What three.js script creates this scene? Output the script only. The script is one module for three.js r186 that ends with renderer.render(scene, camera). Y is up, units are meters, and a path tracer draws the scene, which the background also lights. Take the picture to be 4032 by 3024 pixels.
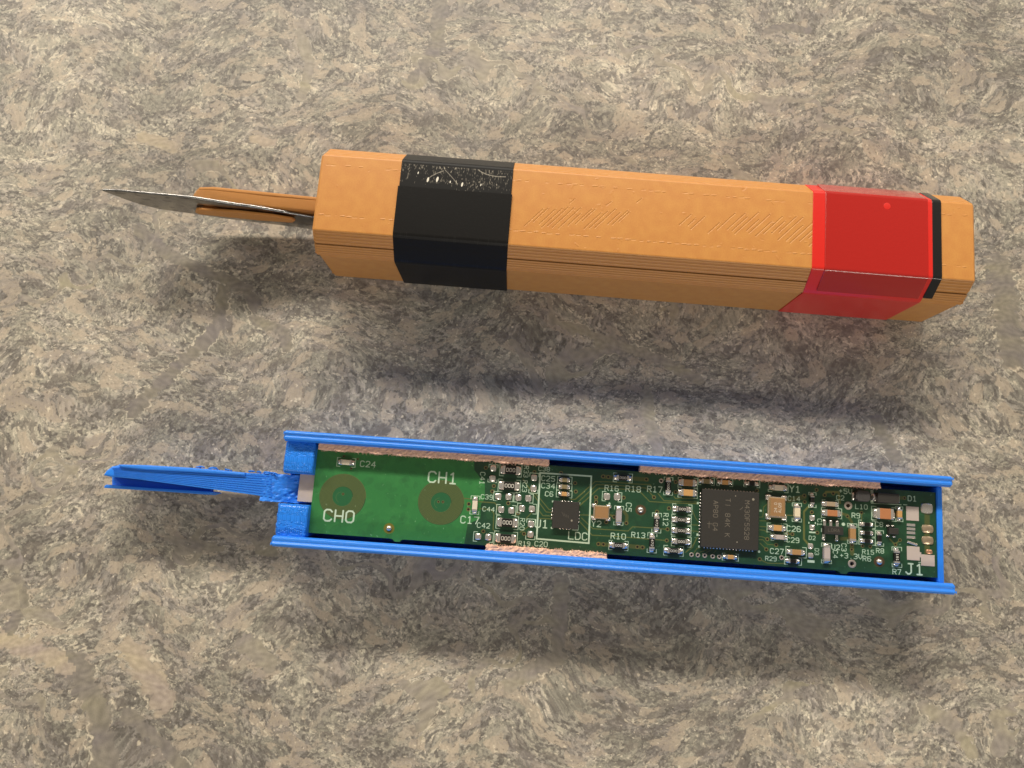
import * as THREE from 'three';
import { toCreasedNormals, mergeGeometries } from 'three/addons/utils/BufferGeometryUtils.js';
import { RectAreaLightUniformsLib } from 'three/addons/lights/RectAreaLightUniformsLib.js';

// ───────────── camera, light, exposure ─────────────
const MM = 0.001;
const TILT = THREE.MathUtils.degToRad(9.7), EYE_H = 131, FOCAL = 3032.6;      // mm above the table; focal length in photo pixels (4032 x 3024)
const scene = new THREE.Scene();
const camera = new THREE.PerspectiveCamera(2 * Math.atan(1512 / FOCAL) * 180 / Math.PI, 4 / 3, 0.005, 30);
camera.position.set(0, EYE_H * MM, 0);
camera.up.set(0, 0, -1);
camera.lookAt(0, EYE_H * MM - Math.cos(TILT), -Math.sin(TILT));
const renderer = new THREE.WebGLRenderer({ antialias: true });
renderer.toneMapping = THREE.LinearToneMapping;
renderer.toneMappingExposure = 1;
renderer.shadowMap.enabled = true;
scene.background = new THREE.Color().setRGB(0.18, 0.162, 0.138);                  // dim light from the rest of the room
RectAreaLightUniformsLib.init();

// ───────────── helpers ─────────────
const cosT = Math.cos(TILT), sinT = Math.sin(TILT);
// photo pixel -> point (mm) on the horizontal plane h mm above the table
function P(px, py, h = 0) {
  const u = (px - 2016) / FOCAL, v = (py - 1512) / FOCAL, t = (EYE_H - h) / (cosT + v * sinT);
  return [u * t, h, (v * cosT - sinT) * t];
}
let seed = 7;
const rnd = () => { seed = (seed + 0x6d2b79f5) | 0; let t = Math.imul(seed ^ (seed >>> 15), 1 | seed); t = (t + Math.imul(t ^ (t >>> 7), 61 | t)) ^ t; return ((t ^ (t >>> 14)) >>> 0) / 4294967296; };
const PERM = new Uint8Array(512), GX = new Float32Array(256), GY = new Float32Array(256);
for (let i = 0; i < 256; i++) { PERM[i] = i; const a = rnd() * 6.2831853; GX[i] = Math.cos(a); GY[i] = Math.sin(a); }
for (let i = 255; i > 0; i--) { const j = Math.floor(rnd() * (i + 1)), t = PERM[i]; PERM[i] = PERM[j]; PERM[j] = t; }
for (let i = 0; i < 256; i++) PERM[256 + i] = PERM[i];
function noise(x, y) {
  const fx = Math.floor(x), fy = Math.floor(y), X = fx & 255, Y = fy & 255, dx = x - fx, dy = y - fy;
  const u = dx * dx * dx * (dx * (dx * 6 - 15) + 10), v = dy * dy * dy * (dy * (dy * 6 - 15) + 10);
  const a = PERM[PERM[X] + Y], b = PERM[PERM[X + 1] + Y], c = PERM[PERM[X] + Y + 1], d = PERM[PERM[X + 1] + Y + 1];
  const p = GX[a] * dx + GY[a] * dy, q = GX[b] * (dx - 1) + GY[b] * dy, r = GX[c] * dx + GY[c] * (dy - 1), s = GX[d] * (dx - 1) + GY[d] * (dy - 1);
  const m = p + (q - p) * u, n = r + (s - r) * u;
  return (m + (n - m) * v) * 1.5;
}
const smooth = (a, b, x) => { const t = Math.min(1, Math.max(0, (x - a) / (b - a))); return t * t * (3 - 2 * t); };
const names = {};
function numbered(n) { names[n] = (names[n] ?? -1) + 1; return names[n] ? n + '_' + String(names[n]).padStart(3, '0') : n; }
function thing(name, label, category, [x, y, z] = [0, 0, 0], turn = 0, group) {
  const o = new THREE.Group();
  o.name = numbered(name); o.userData = { label, category };
  if (group) o.userData.group = group;
  o.position.set(x * MM, y * MM, z * MM); o.rotation.y = turn;
  scene.add(o);
  return o;
}
const scaled = new WeakSet();
function part(name, geo, mat, parent, pos, turn) {
  if (!scaled.has(geo)) { geo.scale(MM, MM, MM); scaled.add(geo); }
  const m = new THREE.Mesh(geo, mat);
  m.name = name; m.castShadow = m.receiveShadow = true;
  if (pos) m.position.set(pos[0] * MM, pos[1] * MM, pos[2] * MM);
  if (turn) m.rotation.y = turn;
  parent.add(m);
  return m;
}
const std = (o) => new THREE.MeshStandardMaterial(o);
const phys = (o) => new THREE.MeshPhysicalMaterial(o);
const rgb = (r, g, b) => new THREE.Color().setRGB(r, g, b);
function dataTex(w, h, f, srgb, wrap = THREE.RepeatWrapping) {
  const d = new Uint8Array(w * h * 4);
  for (let y = 0, i = 0; y < h; y++) for (let x = 0; x < w; x++, i += 4) { const c = f(x, y); if (c.length) { d[i] = c[0]; d[i + 1] = c[1]; d[i + 2] = c[2]; } else d[i] = d[i + 1] = d[i + 2] = c; d[i + 3] = 255; }
  const t = new THREE.DataTexture(d, w, h);
  t.magFilter = t.minFilter = THREE.LinearFilter; t.wrapS = t.wrapT = wrap; t.needsUpdate = true;
  if (srgb) t.colorSpace = THREE.SRGBColorSpace;
  return t;
}
function canvasTex(w, h, draw, srgb = true) {
  const c = document.createElement('canvas'); c.width = w; c.height = h;
  draw(c.getContext('2d'), w, h);
  const t = new THREE.CanvasTexture(c); if (srgb) t.colorSpace = THREE.SRGBColorSpace;
  return t;
}
// A bar along x. corners: [z, y, radius, material] of the cross-section in order; every face has uv 0..1 along x and across.
function bar(corners, x0, x1, bev = 0.2, arcSteps = 4) {
  let area = 0;
  corners.forEach((c, i) => { const d = corners[(i + 1) % corners.length]; area += c[0] * d[1] - d[0] * c[1]; });
  const n = corners.length, pts = [];
  for (let i = 0; i < n; i++) {
    const a = corners[(i + n - 1) % n], b = corners[i], c = corners[(i + 1) % n];
    const r = b[2] || 0, m = b[3] || 0, mPrev = a[3] || 0;
    if (!r) { pts.push({ z: b[0], y: b[1], m, flat: true }); continue; }
    const ux = a[0] - b[0], uy = a[1] - b[1], ul = Math.hypot(ux, uy), vx = c[0] - b[0], vy = c[1] - b[1], vl = Math.hypot(vx, vy);
    for (let k = 0; k <= arcSteps; k++) {
      const t = k / arcSteps, p = (1 - t) * (1 - t), q = t * t;
      pts.push({ z: b[0] + p * r * ux / ul + q * r * vx / vl, y: b[1] + p * r * uy / ul + q * r * vy / vl, m: k < arcSteps ? mPrev : m, flat: k === arcSteps });
    }
  }
  if (area > 0) { const ms = pts.map((p) => [p.m, p.flat]); pts.reverse(); const N = pts.length; pts.forEach((p, i) => { const s = ms[(2 * N - 2 - i) % N]; p.m = s[0]; p.flat = s[1]; }); }
  const N = pts.length;
  const inset = pts.map((p, i) => {
    const a = pts[(i + N - 1) % N], b = pts[(i + 1) % N];
    let nx = 0, ny = 0;
    for (const [s, e] of [[a, p], [p, b]]) { const dx = e.z - s.z, dy = e.y - s.y, l = Math.hypot(dx, dy) || 1; nx += dy / l; ny += -dx / l; }
    const l = Math.hypot(nx, ny) || 1;
    return { z: p.z + nx / l * bev, y: p.y + ny / l * bev };
  });
  const groups = {};
  const push = (m, ...vs) => { (groups[m] ??= []).push(...vs); };
  const rings = [[x0, inset], [x0 + bev, pts], [x1 - bev, pts], [x1, inset]];
  for (let k = 0; k < 3; k++) for (let i = 0; i < N; i++) {
    const j = (i + 1) % N, [xa, ra] = rings[k], [xb, rb] = rings[k + 1], ua = (xa - x0) / (x1 - x0), ub = (xb - x0) / (x1 - x0), v0 = 0, v1 = pts[i].flat ? 1 : 0;
    const A = [xa, ra[i].y, ra[i].z, ua, v0], B = [xb, rb[i].y, rb[i].z, ub, v0], C = [xb, rb[j].y, rb[j].z, ub, v1], D = [xa, ra[j].y, ra[j].z, ua, v1];
    push(pts[i].m, A, C, B, A, D, C);
  }
  const tris = THREE.ShapeUtils.triangulateShape(inset.map((p) => new THREE.Vector2(p.z, p.y)), []);
  for (const [x, flip] of [[x0, 1], [x1, 0]]) for (const t of tris) {
    let w = t.map((k) => [x, inset[k].y, inset[k].z, 0.5, 0.5]);
    const e = (w[1][1] - w[0][1]) * (w[2][2] - w[0][2]) - (w[1][2] - w[0][2]) * (w[2][1] - w[0][1]);
    if ((e > 0) === !!flip) w = [w[0], w[2], w[1]];
    push(pts[0].m, ...w);
  }
  const pos = [], uv = [], g = new THREE.BufferGeometry();
  for (const m of Object.keys(groups)) { g.addGroup(pos.length / 3, groups[m].length, +m); for (const v of groups[m]) { pos.push(v[0], v[1], v[2]); uv.push(v[3], v[4]); } }
  g.setAttribute('position', new THREE.Float32BufferAttribute(pos, 3));
  g.setAttribute('uv', new THREE.Float32BufferAttribute(uv, 2));
  return toCreasedNormals(g, 0.6);
}
// A chamfered block standing on y = 0; group 0 is its top face (uv 0..1, v towards -z), group 1 the rest.
function block(w, h, d, c = 0.06) {
  const W = w / 2, D = d / 2, lo = [[-W, -D], [W, -D], [W, D], [-W, D]], pos = [], uv = [];
  const quad = (a, b, e, f, u) => { for (const k of [0, 1, 2, 0, 2, 3]) { pos.push(...[a, b, e, f][k]); uv.push(...(u ? u[k] : [0.5, 0.5])); } };
  const T = lo.map(([x, z]) => [x - Math.sign(x) * c, h, z - Math.sign(z) * c]), M = lo.map(([x, z]) => [x, h - c, z]), B = lo.map(([x, z]) => [x, 0, z]);
  quad(T[0], T[3], T[2], T[1], [[0, 1], [0, 0], [1, 0], [1, 1]]);
  for (let i = 0; i < 4; i++) { const j = (i + 1) % 4; quad(M[i], T[i], T[j], M[j]); quad(B[i], M[i], M[j], B[j]); }
  quad(B[0], B[1], B[2], B[3]);
  const g = new THREE.BufferGeometry();
  g.setAttribute('position', new THREE.Float32BufferAttribute(pos, 3)); g.setAttribute('uv', new THREE.Float32BufferAttribute(uv, 2));
  g.computeVertexNormals();
  g.addGroup(0, 6, 0); g.addGroup(6, pos.length / 3 - 6, 1);
  return g;
}
function box(x0, x1, y0, y1, z0, z1) { const g = new THREE.BoxGeometry(x1 - x0, y1 - y0, z1 - z0); g.translate((x0 + x1) / 2, (y0 + y1) / 2, (z0 + z1) / 2); return g; }

// ───────────── ceiling lights (outside the frame) ─────────────
function ceilingLight(label, x, h, z, w, d, radiance) {
  const t = thing('ceiling_light', label, 'ceiling light', [x * 1000, h * 1000, z * 1000], 0, 'ceiling lights of the room');
  const metal = std({ color: rgb(0.6, 0.6, 0.6), roughness: 0.6 });
  part('housing', box(-w * 500 - 30, w * 500 + 30, 12, 80, -d * 500 - 30, d * 500 + 30), metal, t);
  part('diffuser', box(-w * 500, w * 500, 0, 11, -d * 500, d * 500), std({ color: rgb(0.8, 0.8, 0.8), emissive: rgb(1, 0.92, 0.8), emissiveIntensity: 1.5 }), t);
  const l = new THREE.RectAreaLight(rgb(1, 0.925, 0.81), radiance, w, d);
  l.name = 'panel_glow'; l.position.set(0, -0.004, 0); l.rotation.x = -Math.PI / 2;
  t.add(l);
}
ceilingLight('long ceiling light panel hanging beyond the orange scalpel', -0.2, 1.5, -2.2, 1.9, 0.34, 72);
ceilingLight('short ceiling light panel hanging beyond the tip of the blade', -2.3, 1.5, -2.1, 1.2, 0.34, 62);
ceilingLight('short ceiling light panel hanging beyond the red tape', 2.5, 1.5, -1.9, 1.2, 0.34, 18);
ceilingLight('long ceiling light panel hanging on the side of the blue tray', 0.5, 1.5, 1.75, 2.4, 0.32, 12);

// ───────────── the table top ─────────────
const TX = 240, TZ = 240, TCX = 0, TCZ = -28;         // one texture covers 240 mm
const veins = [
  [26, 0, [1736, -60], [1732, 60], [1718, 180], [1627, 316]], [22, 0, [880, 1144], [860, 1290], [725, 1420], [522, 1616]], [20, 0, [546, 900], [668, 1006], [860, 1090], [970, 1136], [1002, 1200]],
  [18, 0, [1002, 1258], [1116, 1307], [1130, 1370]], [17, 1, [2395, 1350], [2551, 1395], [2753, 1496]], [14, 1, [2018, 1350], [2083, 1432], [2128, 1550]], [22, 1, [2550, 1542], [2551, 1643], [2588, 1770]],
  [22, 0, [3450, 1660], [3490, 1730], [3525, 1808]], [38, 0, [290, 2600], [330, 2690], [389, 2814], [425, 3040]], [20, 0, [497, 2814], [633, 2922], [723, 3030]], [32, 2, [0, 2515], [136, 2560], [298, 2632]],
  [30, 1, [960, 2530], [1010, 2560], [1067, 2615]], [20, 1, [1718, 2687], [1700, 2770], [1655, 2860]], [16, 1, [1590, 2690], [1650, 2740], [1680, 2790]], [26, 1, [2211, 2294], [2202, 2459], [2193, 2588], [2092, 2643], [2000, 2690]], [44, 0, [3930, 1040], [3960, 1200], [3985, 1400]],
  [22, 2, [560, 540], [640, 560], [680, 580]], [16, 2, [1000, 545], [1050, 560], [1075, 560]], [40, 2, [520, 2560], [600, 2680], [640, 2760]], [20, 1, [3640, 2780], [3760, 2860], [3830, 2960]], [18, 1, [1180, 130], [1220, 250], [1190, 380]],
  [22, 0, [60, 2280], [90, 2380], [40, 2480]], [14, 1, [700, 2180], [780, 2150], [870, 2160]], [16, 1, [2860, 620], [2910, 690], [2980, 720]], [16, 0, [3020, 120], [3080, 105], [3180, 120]],
].map(([w, kind, ...p]) => [w / 18, kind, p.map(([x, y]) => { const q = P(x, y, 0); return [q[0], q[2]]; })]);
const tableMap = (() => {
  const S = 2048, d = new Uint8Array(S * S * 4), mmpx = TX / S;
  // coarse grid of the distance to the veins
  const G = 512, vd = new Float32Array(G * G).fill(9), vk = new Uint8Array(G * G);
  for (const [w, kind, p] of veins) for (let k = 0; k + 1 < p.length; k++) {
    const [ax, az] = p[k], [bx, bz] = p[k + 1], x0 = Math.min(ax, bx) - 4 * w, x1 = Math.max(ax, bx) + 4 * w, z0 = Math.min(az, bz) - 4 * w, z1 = Math.max(az, bz) + 4 * w;
    const gi = (x) => Math.floor((x - TCX + TX / 2) / TX * G), gj = (z) => Math.floor((z - TCZ + TZ / 2) / TZ * G);
    for (let j = Math.max(0, gj(z0)); j <= Math.min(G - 1, gj(z1)); j++) for (let i = Math.max(0, gi(x0)); i <= Math.min(G - 1, gi(x1)); i++) {
      const x = (i + 0.5) / G * TX + TCX - TX / 2, z = (j + 0.5) / G * TZ + TCZ - TZ / 2, ex = bx - ax, ez = bz - az;
      const t = Math.min(1, Math.max(0, ((x - ax) * ex + (z - az) * ez) / (ex * ex + ez * ez))), q = Math.hypot(x - ax - t * ex, z - az - t * ez) / w;
      if (q < vd[j * G + i]) { vd[j * G + i] = q; vk[j * G + i] = kind; }
    }
  }
  const sampled = (a, u, v) => { const x = Math.min(G - 1.001, Math.max(0, u * G - 0.5)), y = Math.min(G - 1.001, Math.max(0, v * G - 0.5)), i = x | 0, j = y | 0, fx = x - i, fy = y - j; return (a[j * G + i] * (1 - fx) + a[j * G + i + 1] * fx) * (1 - fy) + (a[(j + 1) * G + i] * (1 - fx) + a[(j + 1) * G + i + 1] * fx) * fy; };
  const ramp = [[0.0, 93, 88, 82], [0.2, 104, 99, 92], [0.36, 117, 112, 104], [0.5, 133, 128, 118], [0.62, 147, 141, 129], [0.76, 163, 155, 141], [0.88, 180, 170, 154], [1.0, 207, 197, 177]];
  const pink = [163, 149, 132], olive = [136, 133, 114], violet = [121, 114, 112], cream = [205, 193, 170], dark = [98, 91, 82];
  const grey = [[127, 120, 110], [143, 135, 121], [162, 149, 132]];
  const CELL = new Float32Array(256), CJX = new Float32Array(256), CJY = new Float32Array(256);
  for (let i = 0; i < 256; i++) { CELL[i] = rnd(); CJX[i] = rnd(); CJY[i] = rnd(); }
  const cell = (x, y) => {
    const fx = Math.floor(x), fy = Math.floor(y); let best = 9, id = 0;
    for (let jj = -1; jj < 2; jj++) for (let ii = -1; ii < 2; ii++) {
      const h = PERM[PERM[(fx + ii) & 255] + ((fy + jj) & 255)], dx = fx + ii + CJX[h] - x, dy = fy + jj + CJY[h] - y, q = dx * dx + dy * dy;
      if (q < best) { best = q; id = h; }
    }
    return CELL[id];
  };
  for (let j = 0, o = 0; j < S; j++) for (let i = 0; i < S; i++, o += 4) {
    const x = i * mmpx + TCX - TX / 2, z = j * mmpx + TCZ - TZ / 2;
    const w1 = noise(x * 0.04 + 3.1, z * 0.055 + 7.7), w2 = noise(x * 0.045 + 31.4, z * 0.05 + 1.9);
    const w3 = noise(x * 0.17 + 9.1, z * 0.2 + 4.2), w4 = noise(x * 0.17 + 51.7, z * 0.2 + 18.2);
    let X = x + w1 * 3.2 + w3 * 0.75, Z = z + w2 * 4.5 + w4 * 0.9;
    const k1 = noise(X * 1.1 + 5.5, Z * 1.5 + 2.5), k2 = noise(X * 1.1 + 85.5, Z * 1.5 + 42.5);
    const h1 = noise(x * 3.3 + 15.5, z * 3.3 + 2.5), h2 = noise(x * 3.3 + 35.5, z * 3.3 + 52.5);
    X += k1 * 0.24 + h1 * 0.11; Z += k2 * 0.19 + h2 * 0.1;
    const big = noise(x * 0.03 + 70, z * 0.045 + 11), patch = noise(X * 0.13 + 13, Z * 0.26 + 23) + 0.45 * noise(X * 0.33 + 3, Z * 0.6 + 43), patch2 = noise(X * 0.16 + 63, Z * 0.3 + 123);
    const a = noise(X * 0.62, Z * 0.98) + 0.55 * noise(X * 1.5 + 17, Z * 2.0 + 9), b = noise(X * 0.8 + 140, Z * 1.25 + 33) + 0.6 * noise(X * 1.9 + 57, Z * 2.6 + 71), c = noise(X * 1.1 + 240, Z * 1.6 + 133) + 0.5 * noise(X * 2.7 + 157, Z * 3.3 + 171);
    const c1 = cell(X * 1.35, Z * 1.75), c2 = cell(X * 2.8 + 77, Z * 3.3 + 31), c4 = cell(X * 4.4 + 19, Z * 5.2 + 57), c3 = cell(X * 0.4 + 7, Z * 0.75 + 131);
    // smooth islands where the grain is calm, and busy flecked ground elsewhere
    const calm = smooth(0.55, 0.75, c3 + 0.35 * patch2) * 0.5;
    let t = 0.53 + (c1 - 0.5) * 0.5 * (1 - calm) + (c2 - 0.5) * 0.62 * (1 - calm * 0.85) + patch * 0.16 + (c4 - 0.5) * 0.22 + b * 0.05 + big * 0.17 + (c3 - 0.5) * 0.2;
    t = Math.min(0.999, Math.max(0, t));
    let k = 0; while (ramp[k + 1][0] < t) k++;
    let f = (t - ramp[k][0]) / (ramp[k + 1][0] - ramp[k][0]); f = smooth(0.25, 0.75, f);
    let R = ramp[k][1] + (ramp[k + 1][1] - ramp[k][1]) * f, Gc = ramp[k][2] + (ramp[k + 1][2] - ramp[k][2]) * f, B = ramp[k][3] + (ramp[k + 1][3] - ramp[k][3]) * f;
    const mixc = (q, f) => { R += (q[0] - R) * f; Gc += (q[1] - Gc) * f; B += (q[2] - B) * f; };
    mixc(olive, smooth(0.05, 0.5, patch2 + (c1 - 0.5) * 0.8) * 0.25);
    mixc(pink, smooth(0.1, 0.3, c3 - 0.62 + patch2 * -0.4 + (c1 - 0.5) * 0.4) * 0.5);
    const rag = 0.12 * b + (c2 - 0.5) * 0.1;
    mixc([174, 159, 139], smooth(0.84, 0.88, c3 + rag) * 0.45);
    mixc([119, 111, 102], smooth(0.14, 0.1, c3 + rag) * 0.45);
    mixc(violet, smooth(0.18, 0.4, -patch2 - 0.1 + (c2 - 0.5) * 0.7) * 0.35);
    mixc(dark, smooth(0.4, 0.5, b * 0.7 + (c2 - 0.5) * 0.55 - patch * 0.25 - 0.16) * 0.45);
    mixc(cream, smooth(0.46, 0.56, c * 0.62 + (0.5 - c2) * 0.55 + patch * 0.22 - 0.06) * 0.8);
    if (c4 > 0.985) mixc([222, 210, 188], 0.7); else if (c4 < 0.03) mixc([84, 78, 71], 0.5);
    const u = (i + 0.5) / S, v = (j + 0.5) / S, ridge = Math.abs(noise(x * 0.021 + w3 * 0.16 + 205.3, z * 0.033 + w4 * 0.16 + 90.7)) * 20 + smooth(0.2, -0.15, noise(x * 0.03 + 44, z * 0.03 + 7)) * 3, free = sampled(vd, u, v), q = Math.min(free, ridge) + 0.4 * a + 0.22 * b;
    if (q < 1.5) {
      const kind = ridge < free ? 1 : vk[Math.min(G - 1, (v * G) | 0) * G + Math.min(G - 1, (u * G) | 0)], f = smooth(1.05, 0.75, q);
      const gr = grey[kind]; mixc([gr[0] + 16 * k1 + 8 * patch, gr[1] + 15 * k1 + 8 * patch, gr[2] + 13 * k1], f);
      mixc(cream, smooth(0.12, 0.04, Math.abs(q - 1.12)) * smooth(0.1, 0.4, patch2 + c * 0.5) * 0.8);
      mixc(dark, smooth(0.1, 0.03, Math.abs(q - 1.28)) * smooth(0.05, 0.4, patch - c * 0.4) * 0.7);
    }
    const g = 1.07 + 0.05 * noise(x * 5.5, z * 5.5) + 0.045 * big + 0.03 * noise(x * 9 + 4, z * 9 + 5);
    d[o] = Math.min(255, R * g); d[o + 1] = Math.min(255, Gc * g); d[o + 2] = Math.min(255, B * g); d[o + 3] = 255;
  }
  const t = new THREE.DataTexture(d, S, S);
  t.colorSpace = THREE.SRGBColorSpace; t.magFilter = t.minFilter = THREE.LinearFilter; t.wrapS = t.wrapT = THREE.MirroredRepeatWrapping; t.needsUpdate = true;
  return t;
})();
{
  const g = new THREE.BoxGeometry(1400, 30, 900);
  g.translate(0, -15, -40);
  const p = g.attributes.position, uv = g.attributes.uv;
  for (let i = 0; i < p.count; i++) uv.setXY(i, (p.getX(i) - TCX + TX / 2) / TX, (p.getZ(i) - TCZ + TZ / 2) / TZ);
  const fine = dataTex(256, 256, (x, y) => 128 + 60 * noise(x / 6, y / 6) + 40 * noise(x / 2.5 + 9, y / 2.5));
  fine.repeat.set(10, 10);
  const t = part('tabletop', g, phys({ map: tableMap, roughness: 0.46, bumpMap: fine, bumpScale: 0.00002, specularIntensity: 1 }), scene);
  t.userData = { kind: 'structure', label: 'beige and grey marbled laminate table top', category: 'table' };
}
// ───────────── the orange scalpel ─────────────
function frameOf(cx, cz, deg) {
  const a = deg * Math.PI / 180, c = Math.cos(a), s = Math.sin(a);
  return {
    origin: [cx, 0, cz], turn: -a,
    flat(px, py, h) { const p = P(px, py, h), dx = p[0] - cx, dz = p[2] - cz; return [dx * c + dz * s, -dx * s + dz * c]; },          // local x, z on the plane h above the table
    upright(px, py, lz) {                                                                                                              // local x, y on the thing's own upright plane z = lz
      const u = (px - 2016) / FOCAL, v = (py - 1512) / FOCAL, d = [u, -(cosT + v * sinT), v * cosT - sinT];
      const t = (lz - (cx * s - cz * c)) / (-d[0] * s + d[2] * c);
      const x = d[0] * t - cx, z = d[2] * t - cz;
      return [x * c + z * s, EYE_H + d[1] * t];
    },
  };
}
const OF = frameOf(20.85, -46.6, 4.65);
const grainBump = dataTex(512, 512, (x, y) => 128 + 50 * noise(x / 23, y / 23) + 34 * noise(x / 7 + 40, y / 7) + 26 * noise(x / 2.6 + 3, y / 2.6 + 8));
const layersBump = dataTex(1024, 256, (x, y) => {           // stacked filament layers: 15 across the face
  const l = y / 256 * 15, k = Math.floor(l), f = l - k, w = noise(x / 90 + (k * k * 17.3) % 61, k * 3.37 + 0.5) * 0.2 + noise(x / 5 + (k * k * 31.7) % 97, k * 5.37 + 0.5) * 0.3;
  const gap = k === 6 && noise(x / 60, 3.3) > -0.1 ? 0.85 : k === 12 && noise(x / 40, 8.3) > 0.15 ? 0.6 : 0.0;
  return Math.max(0, Math.min(255, (Math.pow(Math.sin(Math.PI * f), 0.5) * (0.55 + w * 0.35) + 0.25) * 190 * (1 - gap * smooth(0.3, 0.0, Math.abs(f - 0.1)))));
});
layersBump.repeat.set(1, 0.26);
const wallBump = layersBump.clone(); wallBump.repeat.set(1, 2.6);
const tint = dataTex(512, 512, (x, y) => { const n = 0.97 + 0.02 * noise(x / 60, y / 60) + 0.015 * noise(x / 9 + 7, y / 9) + 0.015 * noise(x / 2.2, y / 2.2 + 5); return [255 * Math.min(1, n), 252 * Math.min(1, n * n), 246 * Math.min(1, n * n)]; }, true);
tint.repeat.set(8, 1); const grainLong = grainBump.clone(); grainLong.repeat.set(8, 1);
const ORANGE = rgb(0.64, 0.305, 0.076);
const orange = std({ color: ORANGE, roughness: 0.5, map: tint, bumpMap: grainLong, bumpScale: 0.00006 });
const orangeLayers = std({ color: ORANGE, roughness: 0.36, map: tint, bumpMap: layersBump, bumpScale: 0.0003 });
const orangeWall = std({ color: ORANGE, roughness: 0.45, map: tint, bumpMap: wallBump, bumpScale: 0.00008 });
// the printed top face: infill strokes, dashed perimeter marks and small blobs, as relief
const topBump = canvasTex(2048, 256, (g, W, H) => {
  const px = (x) => (x + 52) / 104 * W, py = (z) => H - (z + 6.35) / 12.7 * H;
  g.fillStyle = '#808080'; g.fillRect(0, 0, W, H);
  for (let i = 0; i < 160; i++) { const r = 1 + rnd() * rnd() * 10, s = rnd() < 0.5 ? 0 : 255; g.fillStyle = `rgba(${s},${s},${s},${0.02 + rnd() * 0.05})`; g.beginPath(); g.ellipse(rnd() * W, rnd() * H, r * (1 + rnd() * 3), r, rnd() * 0.4 - 0.2, 0, 7); g.fill(); }
  const stroke = (x0, y0, x1, y1) => {
    const a = OF.flat(2200 + x0 / 2.212, 550 + y0 / 2.212, 15.4), b = OF.flat(2200 + x1 / 2.212, 550 + y1 / 2.212, 15.4), ax = px(a[0]), ay = py(a[1]), bx = px(b[0]), by = py(b[1]);
    for (const [o, c, w] of [[3.5, 'rgba(225,225,225,0.5)', 3.5], [0, 'rgba(0,0,0,0.95)', 3.4]]) { g.strokeStyle = c; g.lineWidth = w; g.lineCap = 'round'; g.beginPath(); g.moveTo(ax + o, ay + o * 0.6); g.lineTo((ax + bx) / 2 + o + rnd() - 0.5, (ay + by) / 2 + o * 0.6 + rnd() - 0.5); g.lineTo(bx + o, by + o * 0.6); g.stroke(); }
  };
  for (let x = -330; x < 480; x += 50 + rnd() * 6) { const s = rnd() * 0.35, e = 1 - rnd() * 0.3, y = 775 + rnd() * 30; stroke(x + 210 * s, y - 200 * s, x + 210 * e, y - 200 * e); if (rnd() < 0.4) stroke(x + 215, y - 220 - rnd() * 20, x + 260, y - 265); }
  for (let x = 1020; x < 2230; x += 52 + rnd() * 6) { if (x > 1130 && x < 1290 && rnd() < 0.7) continue; const s = rnd() * 0.3, e = (x < 1300 ? 0.6 : 1) - rnd() * 0.3, y = 760 + (x - 1020) * 0.13 + rnd() * 30; stroke(x + 230 * s, y - 215 * s, x + 230 * e, y - 215 * e); }
  for (const zz of [-4.7, 4.05]) for (let x = -51; x < 51; x += 1.1) { if (rnd() < 0.25) continue; g.fillStyle = rnd() < 0.5 ? 'rgba(255,255,255,0.85)' : 'rgba(30,30,30,0.6)'; g.beginPath(); g.ellipse(px(x + rnd() * 0.3), py(zz + x * 0.004 + rnd() * 0.15), 6 + rnd() * 4, 1.8, 0.1, 0, 7); g.fill(); }
  for (let i = 0; i < 90; i++) { const c = i % 3 ? '255,255,255' : '20,20,20'; g.fillStyle = `rgba(${c},${0.2 + rnd() * 0.3})`; const big = i > 60; const x = big ? px(-12 + rnd() * 10 + (i % 2) * 26) : rnd() * W; g.beginPath(); g.ellipse(x, rnd() * H, 1.5 + rnd() * (big ? 9 : 4), 1 + rnd() * 3, rnd() * 3, 0, 7); g.fill(); }
}, false);
const orangeTop = std({ color: ORANGE, roughness: 0.47, map: tint, bumpMap: topBump, bumpScale: 0.00011 });
const scalpel = thing('scalpel', 'orange 3D-printed scalpel handle with steel blade and black and red tape bands', 'scalpel', OF.origin, OF.turn);
part('handle_base', bar([[-9.1, 0, 0.4, 0], [9.1, 0, 0.4, 1], [9.1, 11.15, 0.3, 0], [-9.1, 11.15, 0.3, 1]], -52.0, 52.1, 0.6), [orange, orangeWall], scalpel);
part('seam_lip', box(-51.4, 51.5, 11.0, 11.7, -8.75, 8.75), orange, scalpel);
part('handle_lid', bar([[-9.15, 11.42, 0.15, 0], [9.15, 11.42, 0.15, 0], [9.15, 11.8, 0.2, 1], [8.0, 13.28, 0, 1], [7.84, 13.2, 0, 1], [7.78, 13.28, 0, 1], [7.86, 13.46, 0, 1], [6.35, 15.4, 0.22, 2], [-6.35, 15.4, 0.22, 1], [-9.15, 11.8, 0.2, 0]], -52.1, 52.2, 0.35), [orange, orangeLayers, orangeTop], scalpel);
// tape bands: outline of the handle, d mm proud
const loop = (d, m = 0) => [[-9.1 - d, -0.0 + 0.05, 0.3, m], [9.1 + d, 0.05, 0.3, m], [9.15 + d, 11.75, 0.5, m], [6.35 + d * 0.6, 15.4 + d, 0.45, m], [-6.35 - d * 0.6, 15.4 + d, 0.45, m], [-9.15 - d, 11.75, 0.5, m]];
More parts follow.
